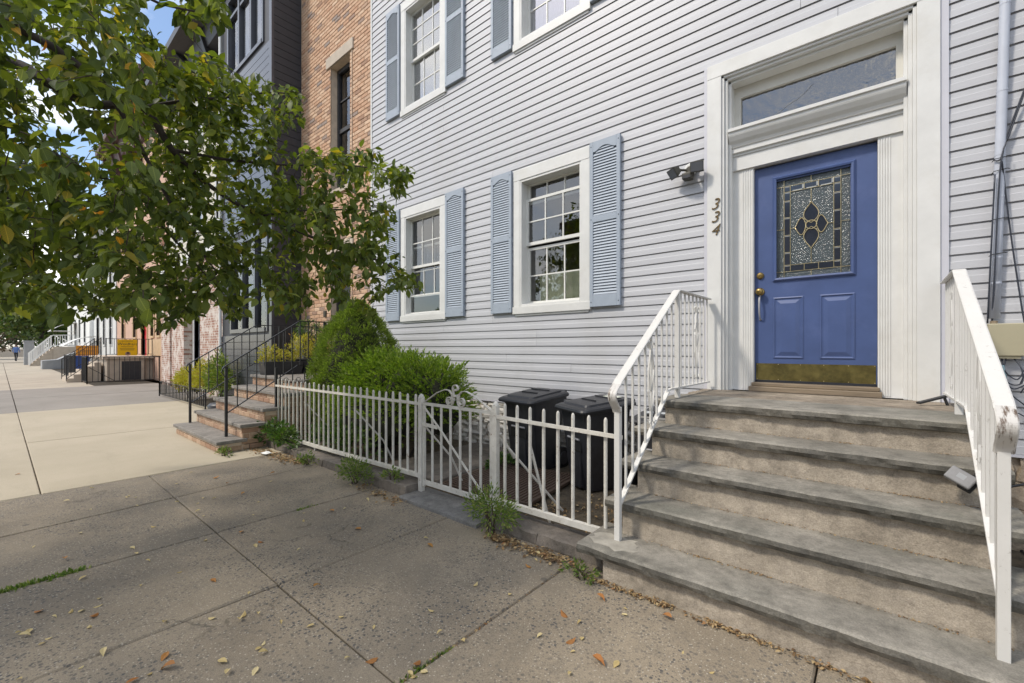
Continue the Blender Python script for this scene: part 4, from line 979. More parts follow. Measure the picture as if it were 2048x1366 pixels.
# ---- its brick stoop
st2 = thing('brick_stoop', 'brick stoop with grey stone treads and black iron handrails', 'steps', (-7.5, -1.5, 0))
SX0, SX1 = -8.52, -6.46; SY = [-2.52, -2.25, -1.98, -1.71, -1.42]; SZ = [.155, .34, .525, .71, .89]
for i in range(5):
    y1 = SY[i + 1] + .06 if i < 4 else -.012
    mk('tread' if i < 4 else 'landing_slab', MB().box(SX0 - .03, SX1 + .03, SY[i] - .03, y1, SZ[i] - .045, SZ[i]), NTREAD, st2, bevel=.008)
    zb = -.05 if i == 0 else SZ[i - 1] - .02
    mk('core', MB().box(SX0 + .012, SX1 - .012, SY[i] + .012, y1 - .03, zb, SZ[i] - .046), MORTAR, st2)
    zr = SZ[i - 1] if i else 0.0
    for r in range(2):
        z = zr + .004 + r * .071
        if z + .05 > SZ[i] - .045: continue
        x = SX0 - (.1 if r else 0)
        while x < SX1 - .03:
            xa, xb = max(x, SX0), min(x + BW, SX1); put_brick(xa, SY[i] + .004, z, xb - xa, st2, SBRICK); x += BW + BJ
    # bricks on the side that faces the garden
    for r in range(int((SZ[i] - .045) / .071)):
        z = .003 + r * .071; y = SY[i] + (.0 if r % 2 else .1)
        yend = SY[i + 1] if i < 4 else -.6
        if r % 2 == 0: put_brick(SX1 - .006, SY[i] + .012, z, .08, st2, SBRICK, R(90))
        while y < yend - .03: put_brick(SX1 - .004, y, z, min(BW, yend - y), st2, SBRICK, R(90)); y += BW + BJ
def iron_rail(x, label):
    t = thing('iron_handrail', label, 'railing', (x, -1.8, 0), 'black iron handrails on the brick stoop')
    top = [(x, -2.385, 1.075), (x, -2.37, 1.10), (x, -1.37, 1.765), (x, -.20, 1.775)]
    m = MB(); m.bar(top, .030, .014, (1, 0, 0)); mk('handrail', m, BLACKMET, t)
    mk('post', MB().box(x - .016, x + .016, -2.36, -2.328, .155, 1.10), BLACKMET, t); mk('post', MB().box(x - .016, x + .016, -.98, -.95, .89, 1.765), BLACKMET, t)
    m = MB(); m.bar([(x, -2.34, .47), (x, -1.40, 1.09), (x, -.20, 1.09)], .02, .012, (1, 0, 0)); mk('bottom_rail', m, BLACKMET, t)
    m = MB(); m.bar([(x, -2.385, 1.075), (x, -2.40, 1.03), (x, -2.345, .94)], .012, .010, (1, 0, 0)); mk('lambs_tongue', m, BLACKMET, t)
    for k in range(17):
        y = -2.21 + k * .122; zt = 1.10 + (y + 2.37) * .665 if y < -1.37 else 1.77; zb = .47 + (y + 2.34) * .66 if y < -1.40 else 1.09
        mk('baluster', MB().box(x - .006, x + .006, y - .006, y + .006, zb, zt), BLACKMET, t)
iron_rail(-6.76, 'black iron handrail of the brick stoop on the garden fence side'); iron_rail(-8.48, 'black iron handrail of the brick stoop on the charcoal house side')
fb = thing('iron_fence', 'short black iron fence with spear tips beside the spruce', 'fence', (-6.6, -1.2, 0))
for k in range(7): y = -1.75 + k * .17; picket(fb, -6.50, 0, 1.02, BLACKMET, .008, y)
for zz in (.16, .86): m = MB(); m.bar([(-6.5, -1.78, zz), (-6.5, -.65, zz)], .02, .010, (1, 0, 0)); mk('rail', m, BLACKMET, fb)
for k in range(5):
    m = MB(); yy = -1.67 + k * .17; m.tube([(-6.5, yy + .03 * math.cos(a_ * .7), .90 + .03 * math.sin(a_ * .7)) for a_ in range(9)], .004, 5, side=(1, 0, 0), closed=True); mk('ring', m, BLACKMET, fb)

# ================================================================== CHARCOAL HOUSE AND THE ROW BEYOND
ch = thing('charcoal_house', 'tall charcoal clad house projecting beyond the tan brick house', 'house', (-11.3, 4, 0))
CX0, CX1, CY = -13.0, -9.79, -.60
w1 = (-12.35, -10.02, 1.72, 3.95); w2 = (-12.55, -10.25, 8.05, 10.1)
mb = MB(); grid_wall(mb, CX0, CX1 - .16, 0, 12.5, CY + .01, CY + .15, [w1, w2]); mb.box(CX0, CX1 - .02, 3, 8, 0, 12.5).box(CX0, CX0 + .1, CY + .15, 3, 0, 12.5).box(CX0, CX1, CY - .2, 8, 12.5, 12.7).box(CX0 + .1, CX1 - .16, CY + .16, 3, 5.0, 5.2)
mk('wall', mb, CHAR, ch)
mk('side_wall', MB().box(CX1 - .15, CX1 - .02, CY + .01, 3, 0, 12.5), CHAR, ch)
m = MB(); e = .165
for k in range(75):
    z = .02 + k * e; m.xprism([(CY - .012, z), (CY - .012, z + e - .012), (CY, z + e - .008), (CY, z)][::-1], CX0, CX1 - .1) if z < 1.55 or 4.1 < z < 7.8 or z > 10.2 else None
mk('front_planks', m, CHARF, ch)['kind'] = 'stuff'
m = MB()
for k in range(75):
    z = .02 + k * e; m.box(CX1 - .018, CX1 + .0, CY + .03, -.0, z, z + e - .010)
mk('side_planks', m, CHAR, ch)['kind'] = 'stuff'
mk('corner_board', MB().box(CX1 - .12, CX1 + .012, CY - .022, CY + .03, 0, 12.5), CHARF, ch)
def tri_window(op, y, parent, mat=CHARF, n=3):
    a, b, c, d = op; m = MB(); m.box(a, a + .08, y - .02, y + .12, c, d).box(b - .08, b, y - .02, y + .12, c, d).box(a + .08, b - .08, y - .02, y + .12, d - .1, d).box(a + .08, b - .08, y - .03, y + .12, c, c + .09)
    for k in range(1, n): xx = a + (b - a) * k / n; m.box(xx - .05, xx + .05, y - .01, y + .11, c + .09, d - .1)
    m.box(a + .08, b - .08, y + .0, y + .09, c + (d - c) * .74, c + (d - c) * .74 + .07)
    o = mk('window', m, mat, parent)
    for k in range(n):
        xa, xb = a + (b - a) * k / n + .05, a + (b - a) * (k + 1) / n - .05
        mk('pane', MB().add([(xa, y + .06, c + .09), (xb, y + .06, c + .09), (xb, y + .06, d - .1), (xa, y + .06, d - .1)], [(0, 1, 2, 3)]), GLASS, o)
    return o
tri_window(w1, CY, ch); o = tri_window(w2, CY, ch)
for k in range(3): mk('curtain', MB().box(w2[0] + .15 + k * .76, w2[0] + .60 + k * .76, CY + .3, CY + .32, w2[2], w2[3]), basic('grey_curtain', (.42, .42, .44), .9, .1, 3), o)
m = MB(); m.tube([(CX0 + .03, CY - .05, .1), (CX0 + .03, CY - .05, 12.4)], .035, 10); mk('downpipe', m, WHITE, ch)
m = MB(); m.lathe((-9.93, CY - .025, 2.55), [(.02, 0), (.02, .01), (.014, .014)], 12, RX); mk('doorbell', m, WHITE, ch)

def simple_house(name, label, x0, x1, y, h, mat, wins, cornice=None, doors=(), wmat=TRIM, cat='house'):
    t = thing(name, label, cat, ((x0 + x1) / 2, y + 4, 0))
    mb = MB(); holes = list(wins) + [d[0] for d in doors]
    grid_wall(mb, x0, x1, 0, h, y, y + .2, holes); mb.box(x0, x1, y + 3, y + 8, 0, h).box(x0, x0 + .12, y + .2, y + 3, 0, h).box(x1 - .12, x1, y + .2, y + 3, 0, h).box(x0, x1, y, y + 8, h, h + .15).box(x0 + .12, x1 - .12, y + .2, y + 3, h * .42, h * .42 + .2)
    mk('wall', mb, mat, t)
    for a, b, c, d in wins:
        m = MB(); f_ = .09; m.box(a - f_, a, y - .03, y + .06, c - f_, d + f_).box(b, b + f_, y - .03, y + .06, c - f_, d + f_).box(a, b, y - .03, y + .06, d, d + f_).box(a, b, y - .05, y + .06, c - f_, c).box(a, b, y + .05, y + .10, (c + d) / 2 - .03, (c + d) / 2 + .03)
        o = mk('window', m, wmat, t)
        for z0, z1 in ((c, (c + d) / 2), ((c + d) / 2, d)): mk('pane', MB().add([(a, y + .08, z0), (b, y + .08, z0), (b, y + .08, z1), (a, y + .08, z1)], [(0, 1, 2, 3)]), GLASS, o)
    for (a, b, c, d), dm in doors:
        o = mk('door', MB().box(a, b, y + .10, y + .15, c, d).box(a + .1, b - .1, y + .085, y + .10, c + .15, c + (d - c) * .42).box(a + .1, b - .1, y + .085, y + .10, c + (d - c) * .5, d - .15), dm, t)
        m = MB(); m.box(a - .1, a, y - .03, y + .1, c, d + .1).box(b, b + .1, y - .03, y + .1, c, d + .1).box(a, b, y - .03, y + .1, d, d + .1); mk('door_frame', m, wmat, o)
    if cornice:
        cm, pr, ch_ = cornice; m = MB(); m.xprism([(y, h - ch_), (y - pr * .35, h - ch_ * .8), (y - pr * .5, h - ch_ * .35), (y - pr, h - ch_ * .25), (y - pr, h), (y, h)][::-1], x0 - .1, x1 + .1); cn = mk('cornice', m, cm, t)
        n = max(2, int((x1 - x0) / 1.3))
        for k in range(n): xx = x0 + .3 + (x1 - x0 - .6) * k / (n - 1); mk('bracket', MB().xprism([(y - .004, h - ch_ * 1.35), (y - pr * .3, h - ch_ * 1.2), (y - pr * .55, h - ch_ * .5), (y - pr * .9, h - ch_ * .26), (y - .004, h - ch_ * .26)][::-1], xx - .09, xx + .09), cm, cn)
    return t
wb = simple_house('cream_house', 'cream sided house with a black bracketed cornice above whitewashed brick piers', -20.8, -13.03, -.10, 10.9, CREAM,
    [(-19.9, -18.9, 5.2, 7.0), (-17.6, -16.6, 5.2, 7.0), (-15.2, -14.2, 5.2, 7.0), (-19.9, -18.9, 7.9, 9.3), (-17.6, -16.6, 7.9, 9.3), (-15.2, -14.2, 7.9, 9.3)], (BLACKMET, .85, .9), [((-17.5, -16.2, .05, 3.2), CHARF)])
for xa, xb in ((-20.82, -19.6), (-19.3, -17.75), (-15.95, -13.03)): mk('brick_pier', MB().box(xa, xb, -.34, -.11, 0, 4.1), WASH, wb)
mk('pier_wall', MB().box(-19.6, -19.3, -.22, -.11, 0, 4.1), STUCCO, wb); mk('string_course', MB().box(-20.85, -13.03, -.42, -.10, 4.1, 4.35), TRIM, wb)
m = MB(); e = .12
for k in range(48):
    z = 4.4 + k * e
    for a, b in ((-20.8, -20.0), (-18.8, -17.7), (-16.5, -15.3), (-14.1, -13.05)): m.box(a, b, -.118, -.10, z, z + e - .012)
mk('clapboards', m, CREAM, wb)['kind'] = 'stuff'
sh = simple_house('salmon_house', 'salmon stucco house with a red front door and brown cornice', -33.0, -21.6, 0., 12.2, SALM,
    [(-23.4, -22.7, 1.9, 3.5), (-24.5, -23.9, 1.9, 3.5), (-28.4, -27.6, 1.9, 3.5), (-31.5, -30.6, 1.9, 3.5), (-23.8, -22.8, 5.2, 7.2), (-27.0, -26.0, 5.2, 7.2), (-30.5, -29.5, 5.2, 7.2), (-23.8, -22.8, 8.6, 10.3), (-27, -26, 8.6, 10.3), (-30.5, -29.5, 8.6, 10.3)], (BROWN, .9, 1.3), [((-26.4, -25.2, 1.0, 3.3), REDP)], TANP)
mk('tan_bay', MB().box(-24.75, -22.35, -.05, .0, 1.05, 1.75), TANP, sh); mk('pipe', MB().box(-22.2, -22.05, -.1, -.0, .9, 6), SALM, sh)
# salmon house stoop
ss = thing('stucco_stoop', 'beige stucco stoop in front of the red door with a dark cellar opening', 'steps', (-26, -1, 0))
mb = MB(); mb.box(-28.3, -24.0, -1.5, -.30, 0, .93).box(-28.3, -24.15, -.3, -.01, 0, .93); mk('body', mb, STUCCO, ss)
mk('landing_slab', MB().box(-28.35, -23.9, -1.6, -.01, .93, 1.03), STUCCO, ss, bevel=.01)
mk('cellar_opening', MB().box(-24.0, -23.985, -1.05, -.42, .04, .82), CHAR, ss); mk('cellar_frame', MB().box(-24.0, -23.96, -.42, -.34, .0, .85), STUCCO, ss); mk('cellar_frame', MB().box(-24.0, -23.96, -1.13, -1.05, 0, .85), STUCCO, ss)
for k in range(5): mk('step', MB().box(-26.6, -24.6, -1.6 - .2 * (k + 1), -1.601 - .2 * k, 0, .93 - .155 * (k + 1)), STUCCO, ss)
def rail_run(parent, pts, h, n, zb=.10, mat=BLACKMET, post=True, r=.01, rail=.022):
    """rail between points (foot positions), with balusters"""
    for i in range(len(pts) - 1):
        a, b = Vector(pts[i]), Vector(pts[i + 1])
        for hh in (h, zb):
            m = MB(); m.bar([tuple(a + Vector((0, 0, hh))), tuple(b + Vector((0, 0, hh)))], rail * 1.3, rail); mk('rail', m, mat, parent)
        for k in range(n[i] + 1):
            p = a.lerp(b, k / n[i]); e_ = r * 1.7 if (post and k in (0, n[i])) else r
            mk('post' if e_ > r else 'baluster', MB().box(p.x - e_, p.x + e_, p.y - e_, p.y + e_, p.z + (0 if e_ > r else zb), p.z + h + (.03 if e_ > r else 0)), mat, parent)
rl = thing('stoop_railing', 'black iron railing round the stucco stoop holding the yellow sign', 'railing', (-24, -1, 1.03))
rail_run(rl, [(-23.98, -1.52, 1.03), (-23.98, -.05, 1.03)], .72, [12], .08)
rail_run(rl, [(-24.62, -2.6, .05), (-24.62, -1.6, .93)], .85, [8], .10); rail_run(rl, [(-26.58, -2.6, .05), (-26.58, -1.6, .93)], .85, [8], .10)
bf = thing('iron_fence', 'black iron area fence in front of the salmon house', 'fence', (-22.9, -1, 0))
rail_run(bf, [(-31.7, -2.18, 0), (-27.0, -2.18, 0)], 1.02, [36], .08); rail_run(bf, [(-24.4, -2.18, 0), (-22.9, -2.18, 0), (-22.9, -.02, 0)], 1.02, [11, 14], .08)
m = MB(); m.tube([(-23.2, -2.1, .62), (-23.1, -1.35, .06)], .012, 6); mk('brace', m, BLACKMET, bf)
def sign(name, label, x, y0, y1, z0, z1, mat, lines):
    t = thing(name, label, 'sign', (x, y0, z0)); mk('board', MB().box(x - .002, x + .012, y0, y1, z0, z1), mat, t)
    for body, sz, zc in lines:
        if body: text_mesh('lettering', body, sz, (x + .014, (y0 + y1) / 2, zc), (R(90), 0, R(90)), INK, t, .001)
        else: mk('small_print', MB().box(x + .012, x + .0135, y0 + sz, y1 - sz, zc - .008, zc + .008), INK, t)
    return t
sg = sign('yellow_sign', 'yellow real estate sign hung on the black railing by the red door', -23.92, -1.19, -.56, 1.06, 1.72, YEL, [('Woldhart', .155, 1.53), ('', .12, 1.42), ('', .08, 1.34), ('', .14, 1.66), ('', .1, 1.29)])
m = MB(); m.lathe((-23.90, -.86, 1.13), [(.085, 0), (.085, .004)], 20, Matrix.Rotation(R(90), 3, 'Y')); mk('portrait_disc', m, SKINM, sg)
m = MB(); m.lathe((-23.895, -.86, 1.16), [(.05, 0), (.05, .004)], 16, Matrix.Rotation(R(90), 3, 'Y')); mk('portrait_hair', m, BROWN, sg)
sg2 = sign('orange_sign', 'orange sign on the stair railing beyond the yellow sign', -31.2, -1.80, -.98, .93, 1.50, ORG, [('', .08, 1.42), ('', .12, 1.25), ('', .12, 1.18), ('', .1, 1.05)])
for yy in (-1.7, -1.1): mk('stake', MB().box(-31.22, -31.19, yy - .02, yy + .02, 0, .93), BLACKMET, sg2)
bb2 = thing('blue_bin', 'blue recycling bin behind the black area fence', 'bin', (-29.5, -1.7, 0)); m = MB(); m.xprism([(-1.95, .05), (-2.02, .92), (-1.48, .95), (-1.52, .05)][::-1], -29.8, -29.2); mk('body', m, BLUEB, bb2); mk('lid', MB().box(-29.83, -29.17, -2.06, -1.44, .93, 1.0), BLUEB, bb2)
gh = simple_house('grey_house', 'narrow pale grey sided house next to the salmon house', -42.0, -33.02, -.05, 9.5, PALE, [(-35.2, -34.2, 1.6, 3.6), (-37.6, -36.8, 1.6, 3.6), (-35.2, -34.2, 5, 7), (-38.6, -37.6, 5, 7), (-41.4, -40.4, 5, 7)], (TRIM, .5, .6), [((-40.4, -39.2, 1.0, 3.4), CHARF)])
wh = simple_house('white_house', 'white sided house with pale awnings near the end of the row', -57.0, -42.02, -.25, 9.0, WHITE, [(-45, -44, 1.8, 3.6), (-48.2, -47.2, 1.8, 3.6), (-45, -44, 5, 7), (-49, -48, 5, 7), (-54, -53, 5, 7), (-54, -53, 1.8, 3.6)], (WHITE, .5, .5), [((-51.2, -50, 1.5, 3.7), PALE)])
for x0, x1, yb, z0, z1 in ((-52.0, -49.4, -1.75, 2.75, 3.45), (-41.5, -38.6, -1.75, 1.52, 2.15)):
    t = thing('awning', 'curved pale metal awning over the white stairs' if x0 < -45 else 'low pale awning over a basement entrance', 'awning', (x0, -.3, z0))
    m = MB(); n = 8; pts = [(-.26 + (yb + .26) * i / n, z1 - (z1 - z0) * (i / n) ** 2) for i in range(n + 1)]
    m.xprism(pts + [(p[0] + .0, p[1] - .04) for p in pts[::-1]], x0, x1); mk('canopy', m, WHITE if x0 < -45 else PALE, t); m = MB()
    for xx in (x0 + .1, x1 - .1): m.tube([(xx, yb + .05, z0), (xx, -.26, z0)], .02, 6)
    mk('support', m, WHITE, t)
wst = thing('white_stairs', 'white wooden stairs with white balusters leading to the white house', 'steps', (-50.5, -2, 0))
for k in range(7): mk('step', MB().box(-51.5, -50.0, -2.8 + k * .178, -2.623 + k * .178, 0, .2 + k * .19), STUCCO, wst)
mk('landing', MB().box(-51.5, -49.9, -1.55, -.27, 0, 1.5), STUCCO, wst)
rail_run(wst, [(-49.95, -2.80, .05), (-49.95, -1.58, 1.45), (-49.95, -.35, 1.5)], .95, [10, 9], .12, WHITE, True, .022, .06); rail_run(wst, [(-51.5, -2.80, .05), (-51.5, -1.58, 1.45)], .95, [10], .12, WHITE, True, .022, .06)
pw = thing('planter_wall', 'low grey concrete planter wall by the white stairs', 'planter', (-42, -2, 0)); mk('wall', MB().xprism([(-2.52, 0), (-2.52, .55), (-1.8, .62), (-1.0, 1.1), (-1.0, 0)][::-1], -43.0, -41.4), GREYB, pw)
# end of the street: retaining wall with railings, a pedestrian
ew = thing('retaining_wall', 'far stone retaining wall across the end of the street', 'wall', (-106, -6, 0)); mk('wall', MB().box(-106.6, -106, -24, 0, -.1, 1.1), STUCCO, ew); mk('coping', MB().box(-106.7, -105.9, -24, 0, 1.1, 1.25), STUCCO, ew)
ef = thing('park_fence', 'far black park railing on top of the stone wall', 'fence', (-106.3, -6, 1.25)); rail_run(ef, [(-106.3, -8.3, 1.25), (-106.3, -.3, 1.25)], 2.0, [34], .12, BLACKMET, True, .02, .05)
gpst = thing('grey_gate_pillar', 'grey pillar at the foot of the white stairs', 'pillar', (-53.5, -2.9, 0)); mk('shaft', MB().box(-54.4, -53.3, -3.0, -2.45, 0, 1.9), GREYB, gpst); mk('cap', MB().box(-54.45, -53.25, -3.05, -2.4, 1.9, 2.0), GREYB, gpst)
def person(loc):
    J = {'pel': (0, 0, .92), 'sp': (0, 0, 1.15), 'ch': (.0, .02, 1.36), 'nk': (0, .02, 1.50), 'hd': (.0, .05, 1.62), 'tp': (0, .04, 1.74), 'ls': (-.18, .0, 1.42), 'le': (-.24, -.06, 1.14), 'lw': (-.22, .06, .92), 'lh': (-.21, .1, .84),
         'rs': (.18, .0, 1.42), 're': (.25, .0, 1.15), 'rw': (.24, .14, .95), 'rh': (.23, .18, .88), 'lhp': (-.09, 0, .86), 'lk': (-.10, .14, .50), 'la': (-.10, .10, .09), 'lt': (-.10, .26, .04), 'rhp': (.09, 0, .86), 'rk': (.10, -.04, .48), 'ra': (.10, -.26, .12), 'rt': (.10, -.12, .04)}
    E_ = [('pel', 'sp'), ('sp', 'ch'), ('ch', 'nk'), ('nk', 'hd'), ('hd', 'tp'), ('ch', 'ls'), ('ls', 'le'), ('le', 'lw'), ('lw', 'lh'), ('ch', 'rs'), ('rs', 're'), ('re', 'rw'), ('rw', 'rh'), ('pel', 'lhp'), ('lhp', 'lk'), ('lk', 'la'), ('la', 'lt'), ('pel', 'rhp'), ('rhp', 'rk'), ('rk', 'ra'), ('ra', 'rt')]
    rad = dict(pel=.14, sp=.13, ch=.15, nk=.06, hd=.10, tp=.07, ls=.065, le=.05, lw=.038, lh=.042, rs=.065, re=.05, rw=.038, rh=.042, lhp=.09, lk=.065, la=.045, lt=.038, rhp=.09, rk=.065, ra=.045, rt=.038)
    names = list(J); me = bpy.data.meshes.new('body_skeleton'); me.from_pydata([J[k] for k in names], [(names.index(a), names.index(b)) for a, b in E_], [])
    o = bpy.data.objects.new('tmp', me); scn.collection.objects.link(o); md = o.modifiers.new('skin', 'SKIN')
    for i, k in enumerate(names): me.skin_vertices[0].data[i].radius = (rad[k], rad[k] * .85); me.skin_vertices[0].data[i].use_root = (k == 'pel')
    sb = o.modifiers.new('sub', 'SUBSURF'); sb.levels = 2; sb.render_levels = 2
    dg = bpy.context.evaluated_depsgraph_get(); m2 = bpy.data.meshes.new_from_object(o.evaluated_get(dg)); bpy.data.objects.remove(o)
    m2.materials.clear()
    for mm in (BLUEC, NAVY, SKINM, BROWN): m2.materials.append(mm)
    for p in m2.polygons:
        c = p.center; p.use_smooth = True
        p.material_index = 1 if c.z < .93 and abs(c.x) < .19 else (2 if c.z > 1.50 or (abs(c.x) > .19 and c.z < .95) else 0)
        if c.z > 1.66 or (c.z > 1.58 and c.y < .02): p.material_index = 3
    t = thing('person', 'far pedestrian in a blue top and dark trousers walking on the sidewalk', 'person', loc); b_ = mesh_obj('body', m2, t); t.rotation_euler = (0, 0, R(70)); return t
person((-70, -3.15, 0))
# houses on the other side of the street (seen only as reflections in the windows)
for k, (x0, x1, h, lab) in enumerate(((-16, -8.2, 9.5, 'dark brick row house across the street, left of the three'), (-8, -1, 8.2, 'dark brick row house across the street, middle of the three'), (-.8, 7, 10.2, 'dark brick row house across the street, right of the three'))):
    t = thing('row_house', lab, 'house', ((x0 + x1) / 2, -24, 0), 'row houses across the street'); mk('wall', MB().box(x0, x1, -28, -20, -.1, h), FARBRICK, t); mk('cornice', MB().box(x0 - .1, x1 + .1, -20, -19.5, h - .5, h + .2), BROWN, t)
    for i in range(3):
        for j in range(3):
            xx = x0 + (x1 - x0) * (i + .5) / 3; o = mk('window', MB().box(xx - .6, xx + .6, -20, -19.93, 1.5 + j * 2.8, 3.2 + j * 2.8), TRIM, t)
            mk('pane', MB().box(xx - .5, xx + .5, -19.93, -19.92, 1.6 + j * 2.8, 3.1 + j * 2.8), LENS, o)

# ================================================================== VEGETATION
def tri_mesh(name, V, Fc, mat, parent=None, base=(0, 0, 0), smooth=False):
    """fast mesh from arrays: V (n,3) world, Fc (m,3)"""
    b = BASE[parent.name] if parent is not None else base
    me = bpy.data.meshes.new(name); V = np.asarray(V, float) - np.array(b); Fc = np.asarray(Fc, np.int32)
    me.vertices.add(len(V)); me.vertices.foreach_set('co', V.ravel()); me.loops.add(Fc.size); me.loops.foreach_set('vertex_index', Fc.ravel())
    me.polygons.add(len(Fc)); me.polygons.foreach_set('loop_start', np.arange(0, Fc.size, 3, dtype=np.int32)); me.polygons.foreach_set('loop_total', np.full(len(Fc), 3, np.int32))
    me.update(calc_edges=True); me.validate(); me.materials.append(mat)
    if smooth: me.polygons.foreach_set('use_smooth', [True] * len(me.polygons))
    o = mesh_obj(name, me, parent)
    if parent is None: o.location = b
    BASE[o.name] = b; return o
LV = np.array([(0, 0, 0), (0, .33, -.015), (0, .66, -.04), (0, 1, -.15), (-.20, .22, .05), (-.27, .48, .045), (-.16, .76, -.01), (.20, .22, .05), (.27, .48, .045), (.16, .76, -.01)])
LF = np.array([(0, 1, 4), (1, 5, 4), (1, 2, 5), (2, 6, 5), (2, 3, 6), (0, 7, 1), (1, 7, 8), (1, 8, 2), (2, 8, 9), (2, 9, 3)])
SV = np.array([(0, 0, 0), (-.16, .5, 0), (.16, .5, 0), (0, 1, -.05)]); SF = np.array([(0, 2, 1), (1, 2, 3)])
def frames(dirs, ups):
    d = dirs / np.linalg.norm(dirs, axis=1, keepdims=True); x = np.cross(d, ups); x /= np.linalg.norm(x, axis=1, keepdims=True) + 1e-9; z = np.cross(x, d)
    return np.stack([x, d, z], axis=2)          # columns: local x,y,z
def scatter(P, dirs, ups, size, TV=LV, TF=LF, curl=None):
    M = frames(dirs, ups); n = len(P); V = np.einsum('nij,kj->nki', M, TV) * size[:, None, None] + P[:, None, :]
    return V.reshape(-1, 3), (TF[None] + (np.arange(n) * len(TV))[:, None, None]).reshape(-1, 3)
def unit(n, g_=rng): v = g_.normal(size=(n, 3)); return v / np.linalg.norm(v, axis=1, keepdims=True)
def blob(c, rad, name, mat, parent, seed, nu=24, nv=14, amp=.12, zmin=None):
    m = MB(); r = random.Random(seed); ph = [r.uniform(0, 6) for _ in range(6)]
    vs = []; fs = []
    for j in range(nv + 1):
        for i in range(nu):
            t, p = math.pi * j / nv, 2 * math.pi * i / nu
            k = 1 + amp * (math.sin(3 * p + ph[0]) * math.sin(2 * t + ph[1]) + .6 * math.sin(5 * p + ph[2] + 3 * t))
            q = [c[0] + rad[0] * k * math.sin(t) * math.cos(p), c[1] + rad[1] * k * math.sin(t) * math.sin(p), c[2] + rad[2] * k * math.cos(t)]
            if zmin is not None: q[2] = max(q[2], zmin)
            vs.append(tuple(q))
    for j in range(nv):
        for i in range(nu): fs.append((j * nu + i, j * nu + (i + 1) % nu, (j + 1) * nu + (i + 1) % nu, (j + 1) * nu + i))
    m.add(vs, fs); return mk(name, m, mat, parent)
def tufts(C, Nn, per, spread, size, mat, name, parent, g_, elong=1., droop=0., TV=SV, TF=SF):
    """clumps of small leaves: per leaves round every centre C facing outwards along Nn"""
    n = len(C); P = np.repeat(C, per, 0); Q = np.repeat(Nn, per, 0); U = unit(len(P), g_)
    P = P + U * spread * g_.random((len(P), 1)) ** .5
    d = Q * elong + U * .8 + np.array((0, 0, -droop)); up = unit(len(P), g_)
    V, Fc = scatter(P, d, up, size * g_.uniform(.6, 1.3, len(P)), TV, TF); return tri_mesh(name, V, Fc, mat, parent)
# ---- dwarf spruce
g1 = np.random.default_rng(21)
sp = thing('dwarf_spruce', 'dense rounded cone-shaped dwarf spruce against the corner of the clapboard house', 'shrub', (-6.12, -.80, 0))
def spruce_r(z):  # profile radius
    t = (z - .25) / 1.78; return .61 * np.clip(np.sin(np.pi * np.clip(t * .60 + .33, 0, 1)) ** .55, 0, 1) * np.where(t > .55, np.sqrt(np.clip(1 - ((t - .55) / .47) ** 2, 0, 1)), 1)
n = 2300; z = .28 + 1.76 * g1.random(n) ** 1.05; a = g1.random(n) * 2 * np.pi
rr = spruce_r(z) * (1 + .07 * np.sin(4 * a + 5 * z) * np.sin(6 * z + 1) + .07 * np.sin(7 * a - 9 * z) + .05 * np.sin(15 * a + 17 * z) + .02 * g1.normal(size=n))
C = np.stack([-6.08 + rr * np.cos(a), -.80 + rr * np.sin(a), z], 1); Nn = np.stack([np.cos(a), np.sin(a), .35 + .8 * (z - .5) / 1.6], 1); Nn /= np.linalg.norm(Nn, axis=1, keepdims=True)
tufts(C, Nn, 26, .055, .036, SPRUCE, 'foliage', sp, g1, 1.3)['kind'] = 'stuff'
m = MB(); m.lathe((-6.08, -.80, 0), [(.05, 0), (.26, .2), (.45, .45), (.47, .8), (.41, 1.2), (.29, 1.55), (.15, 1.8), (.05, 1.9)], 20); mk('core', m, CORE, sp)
m = MB(); m.lathe((-6.12, -.80, 0), [(.06, 0), (.05, .4)], 8); mk('trunk', m, BARK, sp)
# ---- juniper in front of it
g2 = np.random.default_rng(22)
ju = thing('juniper_bush', 'wide bright green feathery bush behind the white picket fence', 'shrub', (-4.7, -1.05, 0))
lobes = [(-5.25, -1.0, .70, .46, .46, .48), (-4.95, -.95, .78, .45, .48, .44), (-4.5, -.95, .76, .46, .44, .44), (-5.45, -1.05, .55, .34, .4, .42), (-4.1, -.92, .70, .38, .38, .42), (-4.9, -1.25, .45, .8, .30, .40), (-4.0, -.9, .62, .22, .3, .34)]
Cs = []; Ns = []
for (cx, cy, cz, ra, rb, rc) in lobes:
    k = int(820 * ra * rc / .35); u = unit(k, g2); u[:, 2] = np.where(u[:, 2] < -.5, -u[:, 2], u[:, 2])
    Cs.append(np.array((cx, cy, cz)) + u * np.array((ra, rb, rc)) * (1 + .10 * g2.normal(size=(k, 1)))); Ns.append(u)
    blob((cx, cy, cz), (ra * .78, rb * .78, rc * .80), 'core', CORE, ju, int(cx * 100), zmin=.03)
C = np.concatenate(Cs); Nn = np.concatenate(Ns); keep = (C[:, 2] > .50) | ((C[:, 2] > .12) & (g2.random(len(C)) < .25)); C, Nn = C[keep], Nn[keep]
Nn = Nn * np.array((1, 1, .6)) + np.array((0, 0, .16)); Nn /= np.linalg.norm(Nn, axis=1, keepdims=True)
P = []; Dd_ = []
for k in range(20):
    t = k / 19; P.append(C + Nn * (t * .16 - .04)[..., None] if False else C + Nn * (t * .17 - .05)); side = np.cross(Nn, unit(len(C), g2)); Dd_.append(Nn * .9 + side * .75 * (1 - .5 * t))
P = np.concatenate(P); Dd_ = np.concatenate(Dd_); V, Fc = scatter(P, Dd_, unit(len(P), g2),   .042 * g2.uniform(.6, 1.3, len(P)), SV, SF); tri_mesh('foliage', V, Fc, YEW, ju)['kind'] = 'stuff'
m = MB()
